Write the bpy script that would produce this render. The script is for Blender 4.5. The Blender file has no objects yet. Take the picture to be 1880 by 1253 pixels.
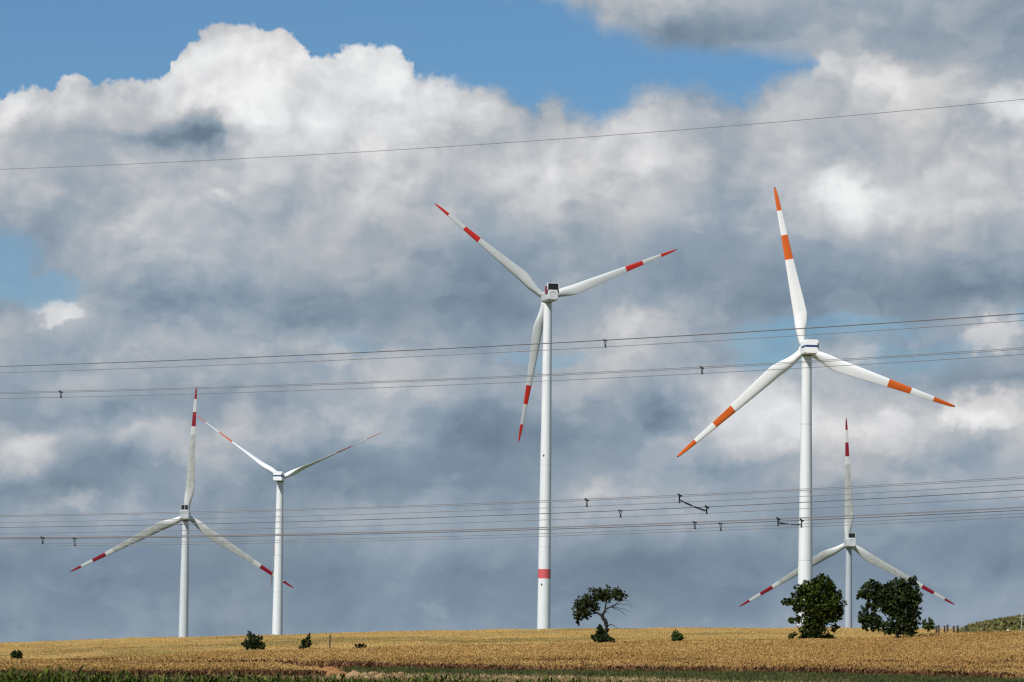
import bpy, math, random
import numpy as np
from mathutils import Vector, Matrix, noise

random.seed(7)
rng = np.random.default_rng(7)
S = bpy.context.scene
COL = S.collection

# ------------------------------------------------------------------ camera
F = 7050.0                       # focal length in pixels of a 1880 px wide frame
PITCH, ROLL, EYE = 0.087, 0.0135, 3.0
cam_d = bpy.data.cameras.new('camera')
cam_d.sensor_width = 36.0
cam_d.lens = F / 1880 * 36.0
cam_d.clip_start = 1.0
cam_d.clip_end = 60000.0
cam = bpy.data.objects.new('camera', cam_d)
COL.objects.link(cam)
fwd = Vector((0, math.cos(PITCH), math.sin(PITCH)))
up0 = Vector((0, -math.sin(PITCH), math.cos(PITCH)))
rt0 = Vector((1, 0, 0))
RIGHT = rt0 * math.cos(ROLL) + up0 * math.sin(ROLL)
UP = up0 * math.cos(ROLL) - rt0 * math.sin(ROLL)
m = Matrix((RIGHT, UP, -fwd)).transposed().to_4x4()
m.translation = Vector((0, 0, EYE))
cam.matrix_world = m
S.camera = cam


def at(px, py, d):
    """world point standing d metres out, measured off the photograph"""
    v = fwd + RIGHT * ((px - 940) / F) + UP * ((626.5 - py) / F)
    return Vector((0, 0, EYE)) + v * (d / v.y)


def azel(px, py):
    v = fwd + RIGHT * ((px - 940) / F) + UP * ((626.5 - py) / F)
    return math.atan2(v.x, v.y), math.atan2(v.z, math.hypot(v.x, v.y))


# ------------------------------------------------------------------ light
S.render.engine = 'CYCLES'
S.cycles.use_denoising = True
S.cycles.denoiser = 'OPENIMAGEDENOISE'
S.cycles.denoising_input_passes = 'RGB_ALBEDO_NORMAL'
S.cycles.denoising_prefilter = 'ACCURATE'
S.cycles.max_bounces = 5
S.cycles.diffuse_bounces = 3
S.cycles.filter_width = 1.35
S.view_settings.view_transform = 'Standard'
S.view_settings.look = 'None'
S.view_settings.exposure = 0.0
S.view_settings.gamma = 1.0
S.view_settings.use_curve_mapping = False

SUN_EL = math.radians(49)
SUN_AZ = math.radians(180 + 38)      # clockwise from +Y: behind the camera, to its left
sun_dir = Vector((math.sin(SUN_AZ) * math.cos(SUN_EL), math.cos(SUN_AZ) * math.cos(SUN_EL), math.sin(SUN_EL)))
sd = bpy.data.lights.new('sun', 'SUN')
sd.energy = 5.0
sd.angle = math.radians(0.53)
sd.color = (1.0, 0.965, 0.92)
sun = bpy.data.objects.new('sun', sd)
COL.objects.link(sun)
sun.rotation_euler = sun_dir.to_track_quat('Z', 'Y').to_euler()
sun.location = (-200, -200, 300)


def lin(c):
    c = c / 255.0
    return c / 12.92 if c <= 0.04045 else ((c + 0.055) / 1.055) ** 2.4


def L3(r, g, b, a=1.0):
    return (lin(r), lin(g), lin(b), a)


class NT:
    """small helper for node trees"""
    def __init__(self, tree):
        self.t = tree
        self.n = tree.nodes
        self.l = tree.links

    def put(self, sock, v):
        if isinstance(v, bpy.types.NodeSocket):
            self.l.new(v, sock)
        elif v is not None:
            sock.default_value = v

    def math(self, op, a, b=None, c=None, clamp=False):
        n = self.n.new('ShaderNodeMath')
        n.operation = op
        n.use_clamp = clamp
        for i, v in enumerate((a, b, c)):
            if v is not None:
                self.put(n.inputs[i], v)
        return n.outputs[0]

    def vmath(self, op, a, b=None, scale=None):
        n = self.n.new('ShaderNodeVectorMath')
        n.operation = op
        self.put(n.inputs[0], a)
        if b is not None:
            self.put(n.inputs[1], b)
        if scale is not None:
            self.put(n.inputs['Scale'], scale)
        return n.outputs['Value'] if op in ('LENGTH', 'DOT_PRODUCT') else n.outputs[0]

    def noise(self, vec, scale, detail=4, rough=0.55, dist=0.0, dims='3D'):
        n = self.n.new('ShaderNodeTexNoise')
        n.noise_dimensions = dims
        self.put(n.inputs['Vector'], vec)
        n.inputs['Scale'].default_value = scale
        n.inputs['Detail'].default_value = detail
        n.inputs['Roughness'].default_value = rough
        n.inputs['Distortion'].default_value = dist
        return n.outputs

    def ramp(self, fac, stops, interp='LINEAR'):
        n = self.n.new('ShaderNodeValToRGB')
        r = n.color_ramp
        r.interpolation = interp
        while len(r.elements) > 1:
            r.elements.remove(r.elements[-1])
        r.elements[0].position = stops[0][0]
        r.elements[0].color = stops[0][1]
        for p, c in stops[1:]:
            e = r.elements.new(p)
            e.color = c
        self.put(n.inputs[0], fac)
        return n.outputs

    def maprange(self, v, a, b, c=0.0, d=1.0, kind='LINEAR'):
        n = self.n.new('ShaderNodeMapRange')
        n.interpolation_type = kind
        for i, x in enumerate((v, a, b, c, d)):
            self.put(n.inputs[i], x)
        return n.outputs[0]

    def mix(self, f, a, b, kind='RGBA', blend='MIX'):
        n = self.n.new('ShaderNodeMix')
        n.data_type = kind
        if kind == 'RGBA':
            n.blend_type = blend
        ins = [s for s in n.inputs if s.enabled]
        ins = {s.name: s for s in ins}
        self.put(ins['Factor'], f)
        self.put(ins['A'], a)
        self.put(ins['B'], b)
        return [s for s in n.outputs if s.enabled][0]

    def comb(self, x, y, z=0.0):
        n = self.n.new('ShaderNodeCombineXYZ')
        for i, v in enumerate((x, y, z)):
            self.put(n.inputs[i], v)
        return n.outputs[0]

    def sep(self, v):
        n = self.n.new('ShaderNodeSeparateXYZ')
        self.put(n.inputs[0], v)
        return n.outputs


# ------------------------------------------------------------------ sky: broken cumulus over a Nishita blue
world = bpy.data.worlds.new('World')
S.world = world
world.use_nodes = True
T = NT(world.node_tree)
T.n.clear()
out = T.n.new('ShaderNodeOutputWorld')
bg = T.n.new('ShaderNodeBackground')
bg.inputs['Strength'].default_value = 0.1
T.l.new(bg.outputs[0], out.inputs[0])
tc = T.n.new('ShaderNodeTexCoord')
sx, sy, sz = T.sep(tc.outputs['Generated'])[:3]
az = T.math('ARCTAN2', sx, sy)
el = T.math('ARCSINE', sz)
# cloud-layer coordinates in units of the angle one thousandth of the focal length spans
a0, e0 = azel(940, 626.5)
cr, sr = math.cos(ROLL), math.sin(ROLL)
da = T.math('MULTIPLY', T.math('SUBTRACT', az, a0), F / 1000 * math.cos(PITCH))
de = T.math('MULTIPLY', T.math('SUBTRACT', el, e0), F / 1000)
U = T.math('ADD', T.math('MULTIPLY_ADD', da, cr, 0.94), T.math('MULTIPLY', de, sr))
V = T.math('SUBTRACT', T.math('MULTIPLY_ADD', de, -cr, 0.6265), T.math('MULTIPLY', da, -sr))
P = T.comb(U, V, 0.0)

SKY_ROWS = [
 (0,    [200,200,200,200,200,200,200,200,200,190,196,190,172,160,158,148,142]),
 (55,   [200,200,200,200,225,215,205,200,200,172,165,156,150,154,146,140,138]),
 (100,  [210,210,210,238,243,236,225,210,190,170,158,154,154,168,152,152,148]),
 (150,  [214,218,215,238,250,242,232,224,190,185,175,172,172,196,208,158,150]),
 (200,  [204,222,186,212,244,222,206,200,178,184,176,168,190,186,192,168,206]),
 (250,  [196,164,158,140,208,212,204,190,178,188,192,160,190,174,186,162,192]),
 (300,  [190,158,172,160,202,200,198,184,184,198,204,158,180,178,190,194,200]),
 (350,  [174,162,170,178,184,180,186,186,192,200,196,156,188,232,194,192,192]),
 (400,  [152,158,172,170,176,170,174,174,184,190,182,160,170,208,186,174,168]),
 (450,  [142,158,180,178,176,178,160,150,158,162,158,150,150,158,164,154,146]),
 (500,  [142,158,176,162,168,166,144,134,140,148,145,144,138,142,145,144,138]),
 (550,  [150,160,136,130,137,130,127,129,135,150,150,138,134,128,128,124,122]),
 (600,  [155,172,144,152,145,129,134,140,145,168,174,154,135,140,140,166,140]),
 (650,  [164,145,166,162,160,170,156,145,148,176,174,148,150,166,145,146,164]),
 (700,  [154,160,160,164,148,166,172,160,150,160,148,194,172,174,150,138,138]),
 (750,  [148,138,138,152,144,162,160,150,138,144,128,188,194,188,198,214,190]),
 (800,  [168,160,176,176,160,150,160,138,129,128,150,186,184,190,186,158,184]),
 (850,  [158,140,132,168,154,133,133,134,134,145,150,148,156,168,150,150,176]),
 (900,  [129,128,140,150,145,129,128,128,130,172,158,154,148,150,156,160,170]),
 (950,  [150,156,162,150,144,150,145,150,152,166,160,150,144,150,150,143,142]),
 (1000, [133,138,134,134,131,139,146,150,140,140,140,138,134,138,140,130,128]),
 (1050, [124,124,124,128,126,124,140,128,129,124,118,120,124,130,140,124,128]),
 (1100, [134,134,134,134,134,129,138,130,134,125,123,127,140,134,140,146,146]),
 (1160, [136,138,140,138,136,138,142,140,140,142,142,146,150,150,152,152,152]),
 (1260, [142]*17),
]
# large and small turbulence that tears the soft cloud forms into billows
w1 = T.noise(P, 5.0, 3, 0.5)[1]
w2 = T.noise(P, 17.0, 5, 0.6)[1]
warp = T.vmath('ADD', T.vmath('SCALE', T.vmath('SUBTRACT', w1, (0.5, 0.5, 0.5)), scale=0.11),
               T.vmath('SCALE', T.vmath('SUBTRACT', w2, (0.5, 0.5, 0.5)), scale=0.045))
PW = T.vmath('ADD', P, warp)
uw, vw, _ = T.sep(PW)[:3]
un = T.maprange(uw, 0.0, 1.92)
acc = None
prev = 0
for i, (y, vals) in enumerate(SKY_ROWS):
    stops = [(min(1.0, j / 16.0), (v / 255.0,) * 3 + (1,)) for j, v in enumerate(vals)]
    if len(set(vals)) == 1:
        stops = [stops[0], stops[-1]]
    c = T.ramp(un, stops, 'LINEAR')[0]
    if acc is None:
        acc = c
    else:
        k = T.maprange(vw, prev / 1000.0, y / 1000.0, 0, 1)
        acc = T.mix(k, acc, c)
    prev = y
grid = T.math('MULTIPLY_ADD', acc, 255.0, 4.0)
# unseen clouds away from the charted part, toned down to cut ambient fill
gen = T.noise(T.vmath('MULTIPLY', P, (1.0, 1.5, 1.0)), 1.9, 6, 0.6, 0.6)[0]
genL = T.maprange(gen, 0.32, 0.70, 112, 200)
eu = T.maprange(T.math('ABSOLUTE', T.math('SUBTRACT', U, 0.94)), 0.98, 1.25, 0, 1, 'SMOOTHSTEP')
ev = T.maprange(V, -0.02, -0.22, 0, 1, 'SMOOTHSTEP')
eout = T.math('MAXIMUM', eu, ev)
Lc = T.math('MINIMUM', T.mix(eout, grid, genL, 'FLOAT'), 234.0)
# fine structure and relief: each puff is lighter on its sun side (left, up)
sh = T.vmath('ADD', PW, (-0.018, -0.024, 0.0))
fa = T.noise(PW, 7.0, 5, 0.5)[0]
fb = T.noise(sh, 7.0, 5, 0.5)[0]
relief = T.math('MULTIPLY', T.math('SUBTRACT', fa, fb), 85.0)
fine = T.math('MULTIPLY', T.math('SUBTRACT', T.noise(P, 34.0, 6, 0.55, 0.2)[0], 0.5), 11.0)
mid = T.math('MULTIPLY', T.math('SUBTRACT', T.noise(T.vmath('MULTIPLY', PW, (1.0, 1.7, 1.0)), 5.0, 4, 0.5)[0], 0.5), 38.0)
gain = T.math('MULTIPLY', T.maprange(Lc, 128, 228, 0.34, 1.65), T.maprange(V, 0.95, 1.08, 1.0, 0.85))
det = T.math('MULTIPLY', T.math('ADD', T.math('ADD', relief, fine), mid), gain)
# cloudlets with one crisp side, laid over the soft masses
cn = T.noise(T.vmath('MULTIPLY', P, (1.0, 1.7, 1.0)), 4.6, 8, 0.54, 0.0)[0]
cn2 = T.noise(T.vmath('ADD', T.vmath('MULTIPLY', P, (1.0, 1.7, 1.0)), (0.0, 0.05, 3.0)), 3.4, 8, 0.54, 0.0)[0]
crisp = T.math('MULTIPLY', T.math('MULTIPLY', T.maprange(cn, 0.50, 0.58, 0, 1, 'SMOOTHSTEP'), T.maprange(cn, 0.80, 0.56, 0, 1, 'SMOOTHSTEP')), 11.0)
crisp2 = T.math('MULTIPLY', T.math('MULTIPLY', T.maprange(cn2, 0.50, 0.545, 0, 1, 'SMOOTHSTEP'), T.maprange(cn2, 0.70, 0.54, 0, 1, 'SMOOTHSTEP')), -4.0)
crisp = T.math('MULTIPLY', T.math('ADD', crisp, crisp2), T.maprange(V, 0.85, 1.02, 1.0, 0.55))
e3 = T.noise(P, 24.0, 6, 0.62)[1]
PE = T.vmath('ADD', PW, T.vmath('SCALE', T.vmath('SUBTRACT', e3, (0.5, 0.5, 0.5)), scale=0.075))
PUFFS = [  # centre, radii, softness, how much lighter or darker
    (345, 252, 80, 34, .8, -18), (385, 250, 40, 40, .6, -14), (420, 292, 42, 24, .7, -16), (240, 262, 90, 26, .9, -12), (1625, 140, 56, 36, .8, 28), (1520, 130, 32, 24, .8, 18), (1860, 195, 45, 38, .8, 24),
    (1545, 360, 56, 40, .9, 16), (1820, 628, 46, 22, .7, 36), (1698, 622, 12, 10, .8, 12), (1590, 655, 34, 18, .8, 22), (115, 588, 36, 14, .75, 38), (1130, 585, 40, 26, .9, 18),
    (1150, 600, 60, 60, .9, 8), (1390, 770, 85, 75, .5, 24), (1500, 800, 60, 40, .6, 16), (1810, 745, 75, 32, .45, 26), (1650, 790, 90, 45, .6, 14), (1110, 898, 50, 26, .9, 20), (1190, 915, 34, 18, .9, 12),
    (300, 815, 80, 36, .6, 18), (430, 790, 34, 50, .7, 16), (720, 670, 75, 30, .6, 16), (620, 660, 30, 22, .5, 16), (150, 935, 30, 20, .6, 14), (800, 1115, 30, 16, .8, 10), (420, 375, 30, 9, .8, 12), (60, 830, 90, 40, .9, 14), (900, 560, 110, 40, .9, -8), (560, 590, 110, 40, .9, -9), (330, 620, 70, 30, .8, 10), (1040, 700, 60, 26, .8, 10), (1700, 900, 90, 26, .9, 8), (640, 780, 60, 30, .8, 12), (1480, 880, 70, 26, .9, 10), (700, 950, 80, 26, .9, 8), (1250, 960, 70, 20, .9, 8), (1180, 180, 60, 26, .8, 8),
    (60, 830, 60, 50, .8, 8), (1200, 760, 50, 40, .7, -12), (890, 780, 90, 50, .8, -8), (560, 870, 90, 40, .8, -8)]
for cx, cy, rx, ry, soft, amt in PUFFS:
    q = T.vmath('MULTIPLY', T.vmath('SUBTRACT', PE, (cx / 1000, cy / 1000, 0.0)), (1000 / rx, 1000 / ry, 0.0))
    crisp = T.math('ADD', crisp, T.maprange(T.vmath('LENGTH', q), 1.0 + 0.5 * soft, 1.0 - 0.7 * soft, 0, amt, 'SMOOTHSTEP'))
Lf = T.math('DIVIDE', T.math('ADD', T.math('ADD', Lc, det), T.math('MULTIPLY', crisp, T.math('SUBTRACT', 1.0, eout))), 255.0)
# clear-sky parts
nis = T.n.new('ShaderNodeTexSky')
nis.sky_type = 'NISHITA'
nis.sun_disc = False
nis.sun_elevation = SUN_EL
nis.sun_rotation = SUN_AZ
nis.altitude = 100
nis.air_density = 1.0
nis.dust_density = 0.6
nis.ozone_density = 2.0
blue = T.vmath('MULTIPLY', nis.outputs[0], (0.475, 0.70, 0.875))


def curve(x, pts, lo, hi):
    n = T.n.new('ShaderNodeFloatCurve')
    c = n.mapping.curves[0]
    n.mapping.extend = 'HORIZONTAL'
    f = lambda q: (q - lo) / (hi - lo)
    while len(c.points) > 2:
        c.points.remove(c.points[-1])
    ps = [(px / 1920.0, f(py)) for px, py in pts]
    c.points[0].location = ps[0]
    c.points[1].location = ps[-1]
    for p in ps[1:-1]:
        c.points.new(*p)
    n.mapping.update()
    T.put(n.inputs['Value'], x)
    return T.maprange(n.outputs[0], 0, 1, lo / 1000.0, hi / 1000.0)


# crisp billowing upper outline of the big cumulus
e1 = T.noise(P, 12.0, 2, 0.5)[1]
e2 = T.noise(P, 30.0, 6, 0.6)[1]
ew = T.vmath('ADD', T.vmath('SCALE', T.vmath('SUBTRACT', e1, (0.5, 0.5, 0.5)), scale=0.05),
             T.vmath('SCALE', T.vmath('SUBTRACT', e2, (0.5, 0.5, 0.5)), scale=0.055))
uo, vo, _ = T.sep(T.vmath('ADD', P, ew))[:3]
uon = T.maprange(uo, 0.0, 1.92)
topc = curve(uon, [(0,188),(50,172),(85,180),(130,150),(170,168),(215,152),(265,155),(300,135),(322,105),(352,72),(385,52),(450,50),
                   (490,58),(540,78),(590,112),(625,98),(665,90),(720,96),(755,118),(775,140),(815,138),(850,150),(905,168),(945,192),
                   (975,215),(1000,182),(1040,205),(1100,218),(1135,200),(1190,165),(1260,168),(1300,182),(1330,195),(1380,180),(1430,160),(1480,140),(1500,108),(1530,60),(1600,-40),(1920,-100)], -200, 300)
sharp = T.maprange(uo, 0.70, 1.05, 0.0065, 0.026, 'SMOOTHSTEP')
d1 = T.math('SUBTRACT', vo, topc)
under = T.maprange(T.math('DIVIDE', d1, sharp), -1.0, 1.0, 0, 1, 'SMOOTHSTEP')
botc = curve(T.maprange(uw, 0.0, 1.92), [(0,-190),(700,-150),(860,-60),(1020,0),(1090,22),(1130,60),(1200,84),(1300,92),(1400,100),(1480,112),(1520,180),(1920,280)], -200, 300)
d2 = T.math('SUBTRACT', botc, vw)
above = T.maprange(d2, -0.025, 0.03, 0, 1, 'SMOOTHSTEP')
# thin, partly see-through rims are a little greyer than the thick cloud behind them
rim = T.math('MULTIPLY', T.maprange(d1, 0.0, 0.040, 22.0, 0.0, 'SMOOTHSTEP'), T.maprange(U, 1.5, 1.3, 0, 1))
Lf = T.math('SUBTRACT', Lf, T.math('MULTIPLY', rim, 1 / 255.0))
ccol = T.ramp(Lf, [(100/255, L3(92,114,136)), (122/255, L3(110,129,148)), (140/255, L3(129,147,164)), (158/255, L3(150,164,178)),
                   (178/255, L3(175,182,190)), (200/255, L3(199,202,206)), (222/255, L3(219,221,224)), (252/255, L3(240,242,243))])[0]
warm = T.noise(P, 3.1, 3, 0.5)[0]
ccol = T.mix(T.maprange(warm, 0.4, 0.7, 0.0, 0.75), ccol, T.vmath('MULTIPLY', ccol, (1.05, 1.0, 0.96)))
alpha = T.math('MAXIMUM', under, above)


def blob(cx, cy, rx, ry, soft=1.0):
    q = T.vmath('MULTIPLY', T.vmath('SUBTRACT', PW, (cx / 1000, cy / 1000, 0.0)), (1000 / rx, 1000 / ry, 0.0))
    return T.maprange(T.vmath('LENGTH', q), 1.0 + 0.35 * soft, 1.0 - 0.45 * soft, 0, 1, 'SMOOTHSTEP')


gaps = [(8, 500, 62, 75, .9, .68), (90, 548, 60, 34, .9, .58), (1405, 622, 70, 32, 1, .55), (1390, 660, 60, 20, 1, .55), (1560, 605, 150, 18, 1.2, .5), (1690, 655, 120, 30, 1.5, .35),
        (1885, 610, 40, 22, 1, .5), (985, 655, 75, 12, 1, .4), (650, 640, 60, 14, 1, .2)]
for cx, cy, rx, ry, soft, amt in gaps:
    b = T.math('MULTIPLY', blob(cx, cy, rx, ry, soft), amt)
    alpha = T.math('MULTIPLY', alpha, T.math('SUBTRACT', 1.0, b))
# away from the charted part: broken unseen cover, opened to more blue for less fill
galpha = T.maprange(T.noise(T.vmath('MULTIPLY', P, (1.0, 1.6, 1.0)), 1.1, 7, 0.58, 0.5)[0], 0.46, 0.56, 0, 1, 'SMOOTHSTEP')
alpha = T.mix(eout, alpha, galpha, 'FLOAT')
final = T.mix(alpha, blue, T.vmath('SCALE', ccol, scale=10.0))
T.l.new(final, bg.inputs['Color'])

# ------------------------------------------------------------------ materials
MATS = {}


def mat(name, base=(0.5, 0.5, 0.5), rough=0.6, metal=0.0, spec=0.5):
    mt = bpy.data.materials.new(name)
    mt.use_nodes = True
    b = mt.node_tree.nodes['Principled BSDF']
    b.inputs['Base Color'].default_value = (*base, 1)
    b.inputs['Roughness'].default_value = rough
    b.inputs['Metallic'].default_value = metal
    b.inputs['Specular IOR Level'].default_value = spec
    MATS[name] = mt
    return mt, NT(mt.node_tree), b


def paint(name, base, streak=0.06, rough=0.4, stain=None):
    """coated fibreglass or steel: faint weathering, and for stain=(lo,hi) a grimy stretch along the blade"""
    mt, t, b = mat(name, base, rough)
    o = t.n.new('ShaderNodeTexCoord').outputs['Object']
    n1 = t.noise(t.vmath('MULTIPLY', o, (1.0, 1.0, 0.12)), 0.9, 5, 0.6)[0]
    k = t.maprange(n1, 0.35, 0.7, 1.0 + streak * 0.4, 1.0 - streak)
    col = t.vmath('SCALE', (*base,), scale=k)
    if stain:
        z = t.sep(o)[2]
        nz = t.noise(o, 0.5, 5, 0.65)[0]
        zz = t.math('MULTIPLY_ADD', nz, 2.5, z)
        f = t.math('MULTIPLY', t.maprange(zz, stain[0], stain[0] + 6, 0, 1), t.maprange(z, stain[1], stain[1] + 0.3, 1, 0))
        f = t.math('MULTIPLY', f, t.maprange(t.noise(t.vmath('MULTIPLY', o, (2, 2, 0.5)), 1.0, 4, 0.6)[0], 0.3, 0.65, 0.25, 1.0))
        col = t.mix(f, col, (0.30, 0.31, 0.285, 1))
    t.l.new(col, b.inputs['Base Color'])
    return mt


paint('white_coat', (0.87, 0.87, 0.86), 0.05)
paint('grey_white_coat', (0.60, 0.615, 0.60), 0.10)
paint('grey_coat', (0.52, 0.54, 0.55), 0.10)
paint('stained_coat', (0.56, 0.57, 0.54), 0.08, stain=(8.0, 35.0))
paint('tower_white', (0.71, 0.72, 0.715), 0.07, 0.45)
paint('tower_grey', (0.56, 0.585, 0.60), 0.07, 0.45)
paint('tower_hazed', (0.40, 0.43, 0.46), 0.07, 0.45)  # distance haze put into the coat colour as a bluish grey
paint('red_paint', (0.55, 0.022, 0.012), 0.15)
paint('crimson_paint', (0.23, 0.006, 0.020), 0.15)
paint('pink_red_paint', (0.62, 0.10, 0.10), 0.10)
paint('orange_paint', (0.68, 0.125, 0.015), 0.12)
paint('blue_paint', (0.008, 0.035, 0.16), 0.05)
mat('joint_grey', (0.52, 0.53, 0.53), 0.5)
mat('dark_panel', (0.012, 0.016, 0.018), 0.5)
mat('dark_tip', (0.05, 0.012, 0.012), 0.5)
mat('black_metal', (0.01, 0.01, 0.012), 0.55)
mat('wire_metal', (0.09, 0.09, 0.095), 0.5, 0.3)
mat('nacelle_gap', (0.10, 0.10, 0.10), 0.7)
mat('weathered_wood', (0.045, 0.035, 0.028), 0.9)
mat('white_plastic', (0.8, 0.8, 0.78), 0.5)


def tint(name, stops, nscale=0.08, namp=0.3, rough=0.85, trans=0.0, aniso=(1, 0.35), tram=None):
    """plant matter: every blade or leaf picks its own tone, drifting over the field"""
    mt, t, b = mat(name, (0.3, 0.2, 0.1), rough, 0, 0.05)
    g = t.n.new('ShaderNodeNewGeometry')
    r = g.outputs['Random Per Island']
    pos = g.outputs['Position']
    nn = t.noise(t.vmath('MULTIPLY', pos, (*aniso, 1)), nscale, 4, 0.6)[0]
    f = t.math('ADD', t.math('MULTIPLY', r, 1 - namp), t.math('MULTIPLY', t.maprange(nn, 0.3, 0.7), namp))
    c = t.ramp(f, [(p, (*q, 1)) for p, q in stops])[0]
    if tram:
        n3 = t.noise(t.vmath('MULTIPLY', pos, (1.0, 0.40, 1)), 0.036, 5, 0.6)[0]
        c = t.mix(t.maprange(n3, 0.50, 0.63, 0, 0.85), c, (*tram, 1))
    t.l.new(c, b.inputs['Base Color'])
    if trans:
        tr = t.n.new('ShaderNodeBsdfTranslucent')
        t.l.new(c, tr.inputs[0])
        mx = t.n.new('ShaderNodeMixShader')
        mx.inputs[0].default_value = trans
        t.l.new(b.outputs[0], mx.inputs[1])
        t.l.new(tr.outputs[0], mx.inputs[2])
        t.l.new(mx.outputs[0], t.n['Material Output'].inputs[0])
    return mt


tint('ripe_wheat', [(0, (0.25, 0.142, 0.046)), (0.5, (0.37, 0.225, 0.075)), (1, (0.51, 0.34, 0.13))], 0.10, 0.6)
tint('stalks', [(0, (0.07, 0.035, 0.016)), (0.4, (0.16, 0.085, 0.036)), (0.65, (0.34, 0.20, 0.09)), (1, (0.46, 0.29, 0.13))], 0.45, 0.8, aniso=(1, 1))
tint('golden_wheat', [(0, (0.30, 0.19, 0.068)), (0.4, (0.41, 0.27, 0.095)), (0.7, (0.52, 0.345, 0.13)), (1, (0.62, 0.43, 0.185))], 0.03, 0.65, aniso=(0.22, 1.7), tram=(0.25, 0.185, 0.062))
tint('edge_weeds', [(0, (0.035, 0.017, 0.010)), (0.5, (0.10, 0.048, 0.026)), (1, (0.28, 0.155, 0.07))], 0.3, 0.4)
tint('green_grass', [(0, (0.028, 0.036, 0.013)), (0.5, (0.058, 0.072, 0.024)), (0.75, (0.11, 0.105, 0.042)), (1, (0.24, 0.175, 0.09))], 0.5, 0.6, aniso=(1, 1))
tint('maize_leaf', [(0, (0.012, 0.020, 0.004)), (0.5, (0.045, 0.062, 0.008)), (0.9, (0.10, 0.125, 0.016)), (1, (0.24, 0.25, 0.06))], 0.5, 0.15, 0.7)
tint('maize_tassel', [(0, (0.05, 0.05, 0.02)), (1, (0.20, 0.17, 0.07))])
tint('straw', [(0, (0.16, 0.105, 0.045)), (1, (0.52, 0.40, 0.21))])
tint('maple_leaf', [(0, (0.007, 0.011, 0.002)), (0.5, (0.027, 0.042, 0.007)), (1, (0.085, 0.110, 0.018))], 0.5, 0.35, 0.7)
tint('poplar_leaf', [(0, (0.007, 0.011, 0.004)), (0.5, (0.025, 0.038, 0.011)), (1, (0.075, 0.100, 0.028))], 0.5, 0.35, 0.7)
tint('pine_needles', [(0, (0.012, 0.016, 0.005)), (0.5, (0.030, 0.039, 0.012)), (1, (0.075, 0.085, 0.026))], 0.5, 0.35, 0.8)
tint('bush_leaf', [(0, (0.018, 0.032, 0.008)), (0.6, (0.045, 0.075, 0.018)), (1, (0.10, 0.15, 0.035))], 0.5, 0.3, 0.7)
tint('dark_bush_leaf', [(0, (0.006, 0.010, 0.004)), (0.5, (0.024, 0.038, 0.014)), (1, (0.065, 0.090, 0.030))], 0.5, 0.3, 0.7)
tint('mound_weeds', [(0, (0.06, 0.075, 0.025)), (0.5, (0.15, 0.145, 0.05)), (0.8, (0.26, 0.21, 0.09)), (1, (0.36, 0.20, 0.14))], 0.45, 0.6, aniso=(1, 1))
tint('clod_soil', [(0, (0.13, 0.075, 0.036)), (1, (0.37, 0.25, 0.13))], 0.5, 0.3)
tint('orange_sand', [(0, (0.17, 0.08, 0.03)), (1, (0.36, 0.185, 0.078))], 3.5, 0.9, aniso=(1, 1))

mt, t, b = mat('bark', (0.03, 0.022, 0.016), 0.95)
o = t.n.new('ShaderNodeTexCoord').outputs['Object']
t.l.new(t.ramp(t.noise(o, 6, 5, 0.6)[0], [(0.3, (0.008, 0.006, 0.005, 1)), (0.7, (0.028, 0.021, 0.016, 1))])[0], b.inputs['Base Color'])

mt, t, b = mat('soil', (0.2, 0.13, 0.07), 0.95, 0, 0.1)
pos = t.n.new('ShaderNodeNewGeometry').outputs['Position']
py_ = t.sep(pos)[1]
soil = t.ramp(t.noise(pos, 1.3, 7, 0.65)[0], [(0.3, (0.10, 0.058, 0.028, 1)), (0.5, (0.20, 0.125, 0.062, 1)), (0.72, (0.34, 0.24, 0.125, 1))])[0]
stub = t.ramp(t.noise(t.vmath('MULTIPLY', pos, (1, 0.3, 1)), 0.25, 6, 0.6)[0], [(0.35, (0.20, 0.125, 0.045, 1)), (0.65, (0.34, 0.22, 0.085, 1))])[0]
px_s = t.math('ABSOLUTE', t.sep(pos)[0])
away = t.math('MAXIMUM', t.maprange(py_, 640, 700, 0, 1), t.maprange(px_s, 90, 140, 0, 1))
away = t.math('MAXIMUM', away, t.maprange(py_, 150, 120, 0, 1))
unseen_crop = t.ramp(t.noise(pos, 0.004, 3, 0.5)[0], [(0.35, (0.045, 0.065, 0.02, 1)), (0.5, (0.09, 0.095, 0.035, 1)), (0.6, (0.17, 0.13, 0.06, 1))])[0]  # unseen fields, coloured dark and greenish to cut orange bounce light
t.l.new(t.mix(away, t.mix(t.maprange(py_, 212, 240, 0, 1), soil, stub), unseen_crop), b.inputs['Base Color'])
bp = t.n.new('ShaderNodeBump')
bp.inputs['Distance'].default_value = 0.15
t.l.new(t.noise(pos, 3.0, 6, 0.7)[0], bp.inputs['Height'])
t.l.new(bp.outputs[0], b.inputs['Normal'])


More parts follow.
